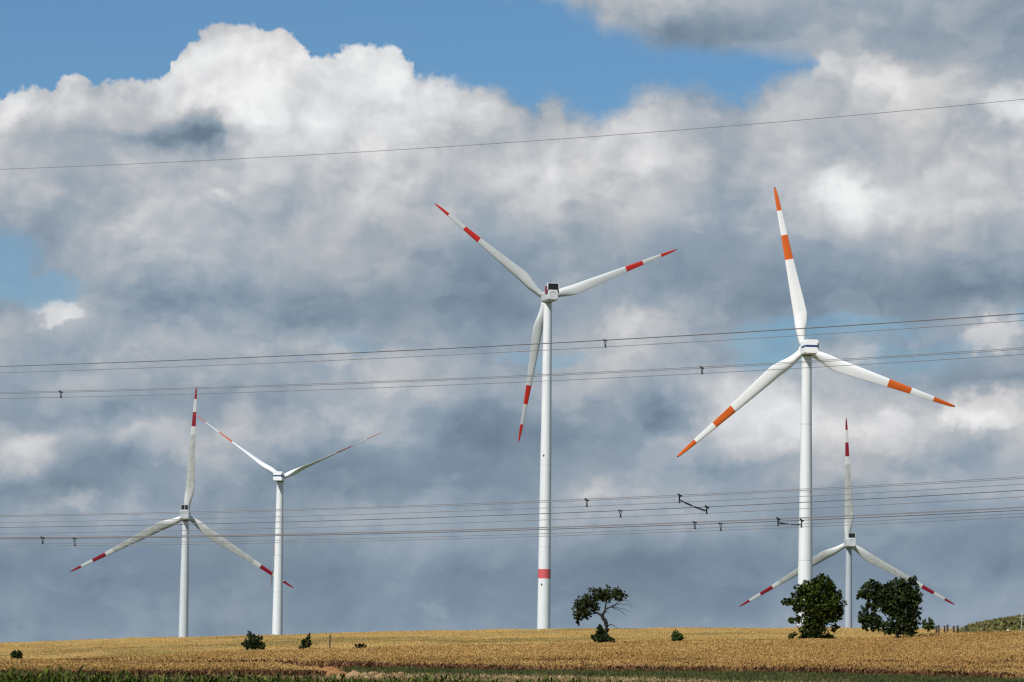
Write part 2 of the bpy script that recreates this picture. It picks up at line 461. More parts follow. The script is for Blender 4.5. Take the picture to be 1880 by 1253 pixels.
def canopy(name, stops, ysc, tram):
    mt, t, b = mat(name, (0.3, 0.2, 0.1), 0.95, 0, 0.1)
    pos = t.n.new('ShaderNodeNewGeometry').outputs['Position']
    n1 = t.noise(t.vmath('MULTIPLY', pos, (1, ysc, 1)), 0.06, 5, 0.6)[0]
    n2 = t.noise(pos, 2.2, 6, 0.75)[0]
    f = t.math('ADD', t.math('MULTIPLY', t.maprange(n1, 0.3, 0.7), 0.5), t.math('MULTIPLY', t.maprange(n2, 0.3, 0.7), 0.5))
    c = t.ramp(f, [(p, (*q, 1)) for p, q in stops])[0]
    if tram:
        n3 = t.noise(t.vmath('MULTIPLY', pos, (1.0, 0.40, 1)), 0.036, 5, 0.6)[0]
        c = t.mix(t.maprange(n3, 0.50, 0.63, 0, 0.85), c, (0.26, 0.19, 0.065, 1))
    t.l.new(c, b.inputs['Base Color'])
    bp = t.n.new('ShaderNodeBump')
    bp.inputs['Distance'].default_value = 0.3
    t.l.new(n2, bp.inputs['Height'])
    t.l.new(bp.outputs[0], b.inputs['Normal'])


canopy('ripe_canopy', [(0, (0.20, 0.11, 0.042)), (0.5, (0.30, 0.175, 0.07)), (1, (0.40, 0.25, 0.11))], 0.6, False)
canopy('golden_canopy', [(0, (0.28, 0.185, 0.06)), (0.5, (0.40, 0.27, 0.09)), (1, (0.52, 0.36, 0.13))], 0.35, True)


# ------------------------------------------------------------------ mesh helpers
def link(name, me, mats=(), parent=None, smooth=False):
    o = bpy.data.objects.new(name, me)
    COL.objects.link(o)
    for k in mats:
        me.materials.append(MATS[k])
    if smooth:
        me.polygons.foreach_set('use_smooth', [True] * len(me.polygons))
    if parent:
        o.parent = parent
    return o


def pydata(name, v, f, mats, parent=None, smooth=False, mi=None):
    me = bpy.data.meshes.new(name)
    me.from_pydata([tuple(p) for p in v], [], f)
    if mi is not None:
        o = link(name, me, mats, parent, smooth)
        me.polygons.foreach_set('material_index', mi)
        return o
    return link(name, me, mats, parent, smooth)


def npmesh(name, verts, nper, mats, parent=None, mi=None):
    """verts: (faces*nper, 3); every face is its own island"""
    n = len(verts) // nper
    me = bpy.data.meshes.new(name)
    me.vertices.add(len(verts))
    me.vertices.foreach_set('co', np.asarray(verts, dtype=np.float32).ravel())
    me.loops.add(len(verts))
    me.loops.foreach_set('vertex_index', np.arange(len(verts), dtype=np.int32))
    me.polygons.add(n)
    me.polygons.foreach_set('loop_start', np.arange(0, len(verts), nper, dtype=np.int32))
    me.polygons.foreach_set('loop_total', np.full(n, nper, dtype=np.int32))
    for k in mats:
        me.materials.append(MATS[k])
    if mi is not None:
        me.polygons.foreach_set('material_index', mi)
    me.update(calc_edges=True)
    o = bpy.data.objects.new(name, me)
    COL.objects.link(o)
    if parent:
        o.parent = parent
    return o


def thing(name, label, cat, loc, group=None):
    o = bpy.data.objects.new(name, None)
    o.empty_display_size = 0.5
    COL.objects.link(o)
    o.location = loc
    o['label'] = label
    o['category'] = cat
    if group:
        o['group'] = group
    return o


def tag(o, label=None, cat=None, group=None, kind=None):
    for k, v in (('label', label), ('category', cat), ('group', group), ('kind', kind)):
        if v:
            o[k] = v
    return o


class MB:
    def __init__(self):
        self.v, self.f, self.m = [], [], []

    def add(self, v, f, m=0):
        k = len(self.v)
        self.v += [tuple(p) for p in v]
        self.f += [tuple(i + k for i in q) for q in f]
        self.m += [m] * len(f)

    def tube(self, pts, rad, n=6, m=0, cap=True):
        pts = [Vector(p) for p in pts]
        if not hasattr(rad, '__len__'):
            rad = [rad] * len(pts)
        rings = []
        for i, p in enumerate(pts):
            d = (pts[min(i + 1, len(pts) - 1)] - pts[max(i - 1, 0)]).normalized()
            a = d.cross(Vector((0, 0, 1)))
            if a.length < 0.05:
                a = d.cross(Vector((1, 0, 0)))
            a.normalize()
            b2 = d.cross(a)
            rings.append([p + (a * math.cos(2 * math.pi * k / n) + b2 * math.sin(2 * math.pi * k / n)) * rad[i] for k in range(n)])
        v = [q for r in rings for q in r]
        f = [(i * n + k, i * n + (k + 1) % n, (i + 1) * n + (k + 1) % n, (i + 1) * n + k) for i in range(len(rings) - 1) for k in range(n)]
        if cap:
            f += [tuple(range(n))[::-1], tuple((len(rings) - 1) * n + k for k in range(n))]
        self.add(v, f, m)

    def box(self, c, s, m=0, bev=0.0):
        c, s = Vector(c), Vector(s) / 2
        if bev <= 0:
            v = [c + Vector((x * s.x, y * s.y, z * s.z)) for x in (-1, 1) for y in (-1, 1) for z in (-1, 1)]
            self.add(v, [(0, 1, 3, 2), (4, 6, 7, 5), (0, 4, 5, 1), (2, 3, 7, 6), (0, 2, 6, 4), (1, 5, 7, 3)], m)
        else:
            self.loft([(-s.y, 1 - bev / s.x, 1 - bev / s.z), (-s.y + bev, 1, 1), (s.y - bev, 1, 1), (s.y, 1 - bev / s.x, 1 - bev / s.z)], c, s.x, s.z, bev, m)

    def loft(self, secs, c, hx, hz, r, m=0, n=4):
        """rounded-rectangle sections along y; secs = (y, xscale, zscale[, dz])"""
        rings = []
        for sec in secs:
            y, kx, kz = sec[:3]
            dz = sec[3] if len(sec) > 3 else 0
            ring = []
            for qx, qz, a0_ in ((1, 1, 0), (-1, 1, 90), (-1, -1, 180), (1, -1, 270)):
                for i in range(n + 1):
                    a_ = math.radians(a0_ + 90 * i / n)
                    ring.append(Vector((c[0] + (qx * (hx - r) + r * math.cos(a_)) * kx, c[1] + y, c[2] + dz + (qz * (hz - r) + r * math.sin(a_)) * kz)))
            rings.append(ring)
        k = len(rings[0])
        v = [p for r_ in rings for p in r_]
        f = [(i * k + j, i * k + (j + 1) % k, (i + 1) * k + (j + 1) % k, (i + 1) * k + j) for i in range(len(rings) - 1) for j in range(k)]
        f += [tuple(range(k)), tuple((len(rings) - 1) * k + j for j in range(k))[::-1]]
        self.add(v, f, m)

    def build(self, name, mats, parent=None, smooth=False):
        o = pydata(name, self.v, self.f, mats, parent, smooth, self.m)
        if smooth:
            me = o.data
            try:
                me.set_sharp_from_angle(angle=math.radians(35))
            except Exception:
                pass
        return o


# ------------------------------------------------------------------ terrain
COLX = [-700, 0, 250, 500, 800, 1100, 1400, 1700, 1880, 2600]
ROWS = {
    150: [1318, 1322, 1326, 1332, 1337, 1341, 1347, 1354, 1360, 1374],
    200: [1246, 1245, 1242, 1239, 1240, 1246, 1251, 1257, 1261, 1270],
    230: [1238, 1232, 1225, 1223, 1229, 1233, 1240, 1248, 1252, 1262],
    370: [1238, 1228, 1217, 1207, 1200, 1194, 1187, 1177, 1169, 1150],
    600: [1205, 1186, 1176, 1169, 1160.5, 1158.5, 1158.5, 1160, 1160, 1163],
}


def row_pts(d):
    p = [at(x, y, d) for x, y in zip(COLX, ROWS[d])]
    return np.array([q.x / d for q in p]), np.array([q.z for q in p])


DS = [-300, 0, 60, 100] + sorted(ROWS) + [760, 900, 1400, 1700, 2600, 30000]
CC = np.linspace(-0.5, 0.5, 401)
Zt = []
for d in DS:
    if d in ROWS:
        xs, zs = row_pts(d)
        Zt.append(np.interp(CC, xs, zs))
    elif d < 101:
        Zt.append(np.full_like(CC, {-300: 1.2, 0: 1.2, 60: 0.6, 100: 0.35}[d]))
    else:
        last = np.interp(CC, *row_pts(600))
        Zt.append({760: last * 0.80, 900: last * 0.4 - 2, 1400: last * 0 - 8, 1700: last * 0 - 20, 2600: last * 0 - 28, 30000: last * 0 - 60}[d])
Zt = np.array(Zt)
# resample finely along the distance and soften the creases
DF = np.concatenate([np.arange(-300, 1000, 4.0), np.arange(1000, 3000, 40.0), np.array([3000, 5000, 9000, 16000, 30000.0])])
G = np.array([[np.interp(d, DS, Zt[:, j]) for j in range(len(CC))] for d in DF])
for _ in range(10):
    G[1:320, :] = 0.25 * G[0:319, :] + 0.5 * G[1:320, :] + 0.25 * G[2:321, :]
for _ in range(12):
    G[:, 1:-1] = 0.25 * G[:, :-2] + 0.5 * G[:, 1:-1] + 0.25 * G[:, 2:]


def ground_z(X, Y):
    X = np.asarray(X, float)
    Y = np.asarray(Y, float)
    c = np.clip(X / np.maximum(Y, 60.0), -0.4999, 0.4999)
    jc = (c - CC[0]) / (CC[1] - CC[0])
    j = np.clip(jc.astype(int), 0, len(CC) - 2)
    fj = jc - j
    ic = np.interp(Y, DF, np.arange(len(DF)))
    i = np.clip(ic.astype(int), 0, len(DF) - 2)
    fi = ic - i
    z = (G[i, j] * (1 - fi) * (1 - fj) + G[i + 1, j] * fi * (1 - fj) + G[i, j + 1] * (1 - fi) * fj + G[i + 1, j + 1] * fi * fj)
    z = z + 0.05 * np.sin(X * 0.21 + 1.3) * np.sin(Y * 0.13) + 0.10 * np.sin(X * 0.047 + 0.4 + Y * 0.02)
    return z


def gz(x, y):
    return float(ground_z(x, y))


def grid_sheet(name, xs, ys, zf, mats, hole=None):
    X, Y = np.meshgrid(xs, ys)
    Z = zf(X, Y)
    v = np.stack([X.ravel(), Y.ravel(), Z.ravel()], 1)
    nx = len(xs)
    f = []
    for i in range(len(ys) - 1):
        for j in range(nx - 1):
            if hole is not None and not hole(0.5 * (xs[j] + xs[j + 1]), 0.5 * (ys[i] + ys[i + 1])):
                continue
            k = i * nx + j
            f.append((k, k + 1, k + nx + 1, k + nx))
    return pydata(name, v.tolist(), f, mats, None, True)


gx = np.concatenate([[-26000, -12000, -6000, -3000, -1500, -900, -600], np.arange(-420, -100, 20.0), np.arange(-100, 100.1, 2.0), np.arange(120, 440, 20.0), [600, 900, 1500, 3000, 6000, 12000, 26000]])
gy = np.concatenate([[-8000, -3000, -1000, -300, -100, -40], np.arange(0, 180, 10.0), np.arange(180, 250, 1.0), np.arange(250, 640, 5.0), np.arange(640, 1000, 20), np.arange(1000, 3000, 100), [3000, 5000, 9000, 16000, 30000]])
ground = grid_sheet('ground', gx, gy, ground_z, ['soil'])
tag(ground, kind='structure')


def colx(X, Y):
    """photo column that a ground point falls in, roughly"""
    return 940 + F * X / Y - 8


def noise2(X, Y, s, seed=0.0):
    """cheap smooth value noise in numpy"""
    X = X * s + seed * 17.3
    Y = Y * s + seed * 9.1
    xi, yi = np.floor(X).astype(int), np.floor(Y).astype(int)
    fx, fy = X - xi, Y - yi
    fx, fy = fx * fx * (3 - 2 * fx), fy * fy * (3 - 2 * fy)
    h = lambda a, c: ((np.sin(a * 127.1 + c * 311.7) * 43758.5453) % 1.0)
    return (h(xi, yi) * (1 - fx) * (1 - fy) + h(xi + 1, yi) * fx * (1 - fy) + h(xi, yi + 1) * (1 - fx) * fy + h(xi + 1, yi + 1) * fx * fy)


def fbm(X, Y, s, seed=0.0):
    return 0.55 * noise2(X, Y, s, seed) + 0.3 * noise2(X, Y, s * 2.3, seed + 1) + 0.15 * noise2(X, Y, s * 5.1, seed + 2)


def blades(X, Y, Z, h, w, lean, n_rand=rng):
    """leaning triangles: one per point"""
    n = len(X)
    a = n_rand.uniform(0, 2 * np.pi, n)
    la = n_rand.uniform(0, 2 * np.pi, n)
    lv = n_rand.uniform(0, 1, n) * lean * h
    dx, dy = np.cos(a) * w / 2, np.sin(a) * w / 2
    v = np.empty((n, 3, 3))
    v[:, 0] = np.stack([X - dx, Y - dy, Z], 1)
    v[:, 1] = np.stack([X + dx, Y + dy, Z], 1)
    v[:, 2] = np.stack([X + np.cos(la) * lv, Y + np.sin(la) * lv, Z + h], 1)
    return v.reshape(-1, 3)


def ears(X, Y, Z, h, w, lean, n_rand=rng):
    """leaning slim kites (stalk top with its ear): one quad per point"""
    n = len(X)
    a = n_rand.uniform(0, 2 * np.pi, n)
    la = n_rand.uniform(0, 2 * np.pi, n)
    lv = n_rand.uniform(0.1, 1, n) * lean * h
    dx, dy = np.cos(a) * w / 2, np.sin(a) * w / 2
    tx, ty = X + np.cos(la) * lv, Y + np.sin(la) * lv
    mx, my = X + np.cos(la) * lv * .6, Y + np.sin(la) * lv * .6
    v = np.empty((n, 4, 3))
    v[:, 0] = np.stack([X, Y, Z], 1)
    v[:, 1] = np.stack([mx + dx, my + dy, Z + h * 0.62], 1)
    v[:, 2] = np.stack([tx, ty, Z + h], 1)
    v[:, 3] = np.stack([mx - dx, my - dy, Z + h * 0.62], 1)
    return v.reshape(-1, 3)


def scatter(n, d0, d1, c0=-90, c1=1970, bias=1.0):
    """points between two distances, within the photographed sector and a margin"""
    t_ = rng.uniform(0, 1, n) ** bias
    Y = d0 + (d1 - d0) * t_
    c = rng.uniform(c0, c1, n)
    X = (c - 932) / F * Y
    return X, Y


def near_edge(X):
    return 231 + 1.6 * np.sin(X * 0.11) + 9.0 * (fbm(X, X * 0 + 3, 0.12) - 0.5)


def far_edge(X):
    return 372 + 2.0 * np.sin(X * 0.05)


# near field: brown ripe cereal
H1 = 0.62


def undul(X, Y, seed):
    return 0.55 * (fbm(X, Y * 0.6, 0.24, seed) - 0.5)


sheet_x = np.arange(-78, 78.1, 1.0)
wheat = grid_sheet('wheat_field', sheet_x, np.arange(226.5, 372, 1.0), lambda X, Y: np.where(Y > near_edge(X) + 1.2, ground_z(X, Y) + H1 - 0.20 + undul(X, Y, 1), ground_z(X, Y) - 0.1), ['ripe_canopy'])
tag(wheat, kind='stuff', label='near strip of brown ripe wheat across the slope', cat='wheat')
X, Y = scatter(430000, 224, 373, bias=1.2)
k = (Y > near_edge(X)) & (Y < far_edge(X))
X, Y = X[k], Y[k]
zc = ground_z(X, Y) + H1 - 0.32 + undul(X, Y, 1)
zc = zc + 0.08 + rng.uniform(0.0, 0.20, len(X))
hh = rng.uniform(0.05, 0.11, len(X)) * (0.8 + 0.6 * fbm(X, Y, 0.8, 12))
o = npmesh('wheat_ears', ears(X, Y, zc, hh, rng.uniform(0.05, 0.085, len(X)) * (Y / 260), 1.0), 4, ['ripe_wheat'])
tag(o, 'brown ripe wheat ears standing over the near field', 'wheat', kind='stuff')
# its ragged front: full-height stalks and dark dry weeds
X, Y = scatter(150000, 222, 242)
ne = near_edge(X)
k = (Y > ne - 0.6) & (Y < ne + 4)
X, Y = X[k], Y[k]
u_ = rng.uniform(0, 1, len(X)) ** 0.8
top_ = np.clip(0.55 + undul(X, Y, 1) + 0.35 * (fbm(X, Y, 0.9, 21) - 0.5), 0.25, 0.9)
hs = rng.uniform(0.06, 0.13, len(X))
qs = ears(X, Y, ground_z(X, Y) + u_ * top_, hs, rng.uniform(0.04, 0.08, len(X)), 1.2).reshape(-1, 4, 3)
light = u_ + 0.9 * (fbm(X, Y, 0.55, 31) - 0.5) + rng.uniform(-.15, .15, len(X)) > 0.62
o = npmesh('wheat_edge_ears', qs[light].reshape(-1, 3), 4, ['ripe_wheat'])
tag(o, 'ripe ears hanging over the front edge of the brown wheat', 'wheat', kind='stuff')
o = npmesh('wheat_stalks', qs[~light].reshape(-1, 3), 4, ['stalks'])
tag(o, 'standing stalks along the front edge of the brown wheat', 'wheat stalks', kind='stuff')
X, Y = scatter(120000, 220, 262, bias=1.5)
ne = near_edge(X)
nn = fbm(X, Y, 0.13, 5)
dd = Y - ne
k = (dd > -2.0) & (dd < 26) & (nn + rng.uniform(-.12, .12, len(X)) > 0.50 + np.clip(dd, 0, 30) * 0.010)
X, Y, dd = X[k], Y[k], dd[k]
base = ground_z(X, Y) + np.where(dd > 1.5, H1 - 0.35, 0.0)
hh = np.where(dd > 1.5, rng.uniform(0.24, 0.42, len(X)), rng.uniform(0.12, 0.35, len(X)))
base = base + np.where(dd > 1.5, 0, rng.uniform(0, 0.25, len(X)))
o = npmesh('dry_weeds', ears(X, Y, base, hh, rng.uniform(0.08, 0.18, len(X)), 1.0), 4, ['edge_weeds'])
tag(o, 'dark red brown dry weeds in the edge of the wheat', 'weeds', kind='stuff')

# far field: golden, up to and over the crest
sheet2_x = np.arange(-200, 200.1, 2.5)
far = grid_sheet('golden_field', sheet2_x, np.arange(378, 762, 2.5), lambda X, Y: ground_z(X, Y) + 0.40 + undul(X, Y, 2) * 0.8, ['golden_canopy'])
tag(far, kind='stuff', label='golden wheat field rising to the crest of the hill', cat='wheat')
X, Y = scatter(330000, 376, 625, bias=1.1)
h1 = rng.uniform(0.06, 0.13, len(X))
tl = fbm(X * 0.25, Y * 1.4, 0.05, 9)
o = npmesh('golden_wheat_ears', ears(X, Y, ground_z(X, Y) + 0.36 + undul(X, Y, 2) * 0.8, h1, rng.uniform(0.07, 0.12, len(X)), 1.0), 4, ['golden_wheat'])
tag(o, 'golden wheat ears on the upper slope under the skyline', 'wheat', kind='stuff')

# front strip of wheat at the left, nearer than the main field
def strip_end(X, Y):
    return colx(X, Y) < 590 + 90 * (fbm(X, Y, 0.3, 4) - 0.5)


X, Y = scatter(150000, 203, 214, -90, 640)
k = strip_end(X, Y) & (Y > 204 + 1.5 * fbm(X, Y * 0, 0.2, 6))
X, Y = X[k], Y[k]
hgt = 0.56 * (0.85 + 0.4 * (fbm(X, Y, 0.25, 3) - 0.3))
hgt *= np.clip((620 - colx(X, Y)) / 120, 0.55, 1)
o = npmesh('front_wheat_strip', ears(X, Y, ground_z(X, Y) + hgt * rng.uniform(0.25, 1.0, len(X)), rng.uniform(0.06, 0.12, len(X)), rng.uniform(0.04, 0.07, len(X)), 1.1), 4, ['ripe_wheat'])
tag(o, 'narrow strip of ripe wheat in front at the left', 'wheat', kind='stuff')
X, Y = scatter(26000, 202.5, 206.5, -90, 600)
k = strip_end(X, Y) & (fbm(X, Y, 0.35, 8) + rng.uniform(-.1, .1, len(X)) > 0.40)
X, Y = X[k], Y[k]
o = npmesh('strip_weeds', ears(X, Y, ground_z(X, Y), rng.uniform(0.1, 0.38, len(X)), 0.12, 0.7), 4, ['edge_weeds'])
tag(o, 'dark weeds at the foot of the front wheat strip', 'weeds', kind='stuff')

# green verge
X, Y = scatter(90000, 207, 232, 540, 1970)
cx_ = colx(X, Y)
lo_ = 213 - np.clip((cx_ - 640) / 1240, 0, 1) * 8 + 5 * (fbm(X, Y * 0, 0.12, 7) - 0.5)
k = (cx_ > 625 + (Y - 215) * 2) & (Y > lo_) & (Y < near_edge(X) + 0.5) & (fbm(X, Y, 0.28, 2) + rng.uniform(-.12, .12, len(X)) > 0.44)
X, Y = X[k], Y[k]
o = npmesh('verge_grass', blades(X, Y, ground_z(X, Y), rng.uniform(0.06, 0.30, len(X)), 0.08, 1.0), 3, ['green_grass'])
tag(o, 'dark green grass verge below the wheat', 'grass', kind='stuff')
X, Y = scatter(26000, 192, 214, 0, 1970)
k = fbm(X, Y, 0.5, 11) + rng.uniform(-.08, .08, len(X)) > 0.52
X, Y = X[k], Y[k]
o = npmesh('track_weeds', blades(X, Y, ground_z(X, Y), rng.uniform(0.06, 0.25, len(X)), 0.08, 0.8), 3, ['green_grass'])
tag(o, 'green weeds tufted over the earth track', 'weeds', kind='stuff')
X, Y = scatter(22000, 190, 209, -90, 1970)
o = npmesh('stubble', blades(X, Y, ground_z(X, Y), rng.uniform(0.05, 0.22, len(X)), 0.03, 0.9), 3, ['straw'])
tag(o, 'pale straw stubble on the earth track', 'stubble', kind='stuff')


# clods of soil
def lump(c, r, seed, sub=1):
    import bmesh
    bm = bmesh.new()
    bmesh.ops.create_icosphere(bm, subdivisions=sub, radius=1)
    vs, fs = [], []
    for v_ in bm.verts:
        q = v_.co.copy()
        q *= 1 + 0.35 * (noise.noise(q * 1.7 + Vector((seed, 0, 0))))
        vs.append((c[0] + q.x * r[0], c[1] + q.y * r[1], c[2] + q.z * r[2]))
    for f_ in bm.faces:
        fs.append(tuple(v_.index for v_ in f_.verts))
    bm.free()
    return vs, fs


base_v, base_f = lump((0, 0, 0), (1, 1, 1), 3.3)
cl = MB()
X, Y = scatter(1500, 194, 209, -60, 1960)
for x, y in zip(X, Y):
    c_ = 940 + F * x / y
    near = math.exp(-((c_ - 680) / 90) ** 2)
    if random.random() > 0.30 + near:
        continue
    r_ = random.uniform(0.05, 0.12) * (1 + 0.9 * near * random.random())
    a_ = random.uniform(0, 6.28)
    z_ = gz(x, y) + r_ * 0.25
    ca, sa = math.cos(a_), math.sin(a_)
    cl.add([(x + (p[0] * ca - p[1] * sa) * r_ * 1.2, y + (p[0] * sa + p[1] * ca) * r_, z_ + p[2] * r_ * 0.8) for p in base_v], base_f)
o = cl.build('soil_clods', ['clod_soil'])
tag(o, 'pale clods of dug soil strewn along the track', 'soil clods', kind='stuff')


def heap(px, d, w, h, label, seed, mt_='clod_soil'):
    p = at(px, 1240, d)
    z0 = gz(p.x, d)
    vs, fs = [], []
    n, mrad = 28, 9
    vs.append((0, 0, h))
    for i in range(1, mrad + 1):
        rr = i / mrad
        for j in range(n):
            a_ = 2 * math.pi * j / n
            q = Vector((math.cos(a_) * rr, math.sin(a_) * rr, seed))
            k_ = 1 + 0.3 * noise.noise(q * 2.2)
            zz = h * (math.cos(math.pi * min(1, rr)) * 0.5 + 0.5) + 0.16 * noise.noise(q * 5) * (1 - rr) - (0.08 if i == mrad else 0)
            x_, y_ = q.x * w * k_, q.y * w * 0.7 * k_
            vs.append((x_, y_, zz + gz(p.x + x_, d + y_) - z0))
    for j in range(n):
        fs.append((0, 1 + j, 1 + (j + 1) % n))
        for i in range(mrad - 1):
            a1, b1 = 1 + i * n + j, 1 + i * n + (j + 1) % n
            fs.append((a1, a1 + n, b1 + n, b1))
    o = pydata('soil_heap', vs, fs, [mt_], None, True)
    o.location = (p.x, d, z0)
    tag(o, label, 'soil heap')
    return o


heap(604, 205.0, 1.5, 0.50, 'orange brown heap of dug sand at the end of the front wheat strip', 1.0, 'orange_sand')
heap(652, 202.5, 1.0, 0.30, 'low lumpy heap of pale sand just right of the taller orange one', 4.0)

# ------------------------------------------------------------------ maize along the bottom
PX, PY = [], []
for r_i in range(12):
    yb = 143.5 + r_i * 0.75
    xs = np.arange(-26, 26, 0.17)
    PX.append(xs + rng.normal(0, 0.03, len(xs)))
    PY.append(np.full(len(xs), yb) + rng.normal(0, 0.05, len(xs)))
PX, PY = np.concatenate(PX), np.concatenate(PY)
hp = 1.63 + 0.16 * (fbm(PX, PY, 0.45, 3) - 0.5) * 2 + rng.normal(0, 0.06, len(PX))
PZ = ground_z(PX, PY)
quads = []
for li in range(10):
    frac = 0.50 + 0.5 * li / 9.0
    n = len(PX)
    a = rng.uniform(0, 2 * np.pi, n)
    ln = rng.uniform(0.35, 0.62, n) * (1.0 - 0.35 * (frac - 0.45))
    wd = rng.uniform(0.05, 0.085, n)
    z0 = PZ + hp * frac * 0.93
    ca, sa = np.cos(a), np.sin(a)
    px_, py_2 = -sa, ca
    flat_ = rng.uniform(0.35, 0.85, n)
    seg = [(0.0, 0.0, 0.5), (0.30, 0.42, 1.0), (0.70, 0.62, 0.75), (1.0, 0.58, 0.04)]
    droop = rng.uniform(0.4, 1.35, n)
    pts = []
    for s, zz, ww in seg:
        bx, by = PX + ca * ln * s * flat_, PY + sa * ln * s * flat_
        bz = z0 + ln * zz * droop
        pts.append((np.stack([bx + px_ * wd * ww / 2, by + py_2 * wd * ww / 2, bz], 1), np.stack([bx - px_ * wd * ww / 2, by - py_2 * wd * ww / 2, bz], 1)))
    for k_ in range(3):
        q = np.stack([pts[k_][0], pts[k_][1], pts[k_ + 1][1], pts[k_ + 1][0]], 1)
        quads.append(q)
q = np.concatenate(quads).reshape(-1, 3)
o = npmesh('maize_crop', q, 4, ['maize_leaf'])
tag(o, 'dark green maize plants along the bottom foreground', 'maize', kind='stuff')
k = rng.uniform(0, 1, len(PX)) < 0.5
tX, tY, tZ = PX[k], PY[k], (PZ + hp)[k]
tq = [ears(tX, tY, tZ - 0.15, rng.uniform(0.22, 0.40, len(tX)), 0.025, 0.5) for _ in range(3)]
o = npmesh('maize_tassels', np.concatenate(tq), 4, ['maize_tassel'])
tag(o, 'thin tassels rising above the foreground maize', 'maize', kind='stuff')


# ------------------------------------------------------------------ wind turbines
def blade_mesh(R, bands, coat, bandmat, model, prebend=1.0):
    """blade along +z from the hub centre, trailing edge +x, upwind +y"""
    name = 'blade'
    if model == 'slim':
        prof = [(0.030, .046, 1.0), (.06, .046, 1.0), (.10, .056, .72), (.16, .076, .42), (.22, .083, .30), (.30, .077, .26), (.42, .064, .22), (.56, .051, .20), (.70, .040, .18), (.84, .031, .21), (.94, .023, .24), (.985, .016, .28), (1, .005, .3)]
        R0 = 0.33
    else:
        prof = [(0.026, .042, 1.0), (.05, .042, 1.0), (.09, .050, .74), (.15, .067, .44), (.21, .073, .32), (.30, .066, .26), (.42, .054, .22), (.56, .042, .20), (.70, .032, .18), (.84, .024, .17), (.94, .017, .16), (.985, .010, .16), (1, .002, .2)]
        R0 = 0.33
    rs = [p[0] for p in prof]
    stations = set()
    for r in np.linspace(rs[0], 1, 44):
        stations.add(round(float(r), 4))
    for a_, b_ in bands:
        stations.add(a_)
        stations.add(b_)
    stations.add(0.992)
    stations = sorted(stations)
    n = 20
    v, f, mi = [], [], []
    for r in stations:
        c_ = np.interp(r, rs, [p[1] for p in prof]) * R
        th = np.interp(r, rs, [p[2] for p in prof])
        circ = np.clip((th - 0.30) / 0.7, 0, 1)
        tw = math.radians(np.interp(r, [0.05, 0.2, 0.4, 0.7, 1.0], [18, 13, 7, 2.5, 0]))
        pre = (2.6 / 56 * R) * max(0, r - 0.2) ** 2 * 1.3 * prebend
        off = np.interp(r, [0.05, 0.2, 1.0], [0.0, 0.20, 0.10])       # the leading edge stays nearly straight
        for k_ in range(n):
            a_ = 2 * math.pi * k_ / n
            cx, cy = 0.5 * math.cos(a_), 0.5 * math.sin(a_)
            xx = 0.5 + 0.5 * math.cos(a_)                         # 0 = nose, 1 = tail
            yt = 1.4845 * math.sqrt(xx) - 0.63 * xx - 1.758 * xx ** 2 + 1.4215 * xx ** 3 - 0.5075 * xx ** 4
            ay = yt * th * 2 * 0.5 * (1 if math.sin(a_) >= 0 else -1)
            ax = xx - 0.5
            X_ = (cx * circ + ax * (1 - circ) + off * (1 - circ)) * c_
            Y_ = (cy * circ + ay * (1 - circ)) * c_
            x2 = X_ * math.cos(tw) + Y_ * math.sin(tw)
            y2 = -X_ * math.sin(tw) + Y_ * math.cos(tw)
            v.append((x2, y2 + pre, r * R))
    ns = len(stations)
    for i in range(ns - 1):
        rm = 0.5 * (stations[i] + stations[i + 1])
        mm = 0
        for a_, b_ in bands:
            if a_ <= rm <= b_:
                mm = 1
        if rm > 0.99:
            mm = 2
        for k_ in range(n):
            f.append((i * n + k_, i * n + (k_ + 1) % n, (i + 1) * n + (k_ + 1) % n, (i + 1) * n + k_))
            mi.append(mm)
    f.append(tuple(range(n))[::-1]); mi.append(0)
    f.append(tuple((ns - 1) * n + k_ for k_ in range(n))); mi.append(2)
    me = bpy.data.meshes.new(name)
    me.from_pydata(v, [], f)
    for kx in (coat, bandmat, 'dark_tip'):
        me.materials.append(MATS[kx])
    me.polygons.foreach_set('material_index', mi)
    me.polygons.foreach_set('use_smooth', [True] * len(f))
    return me


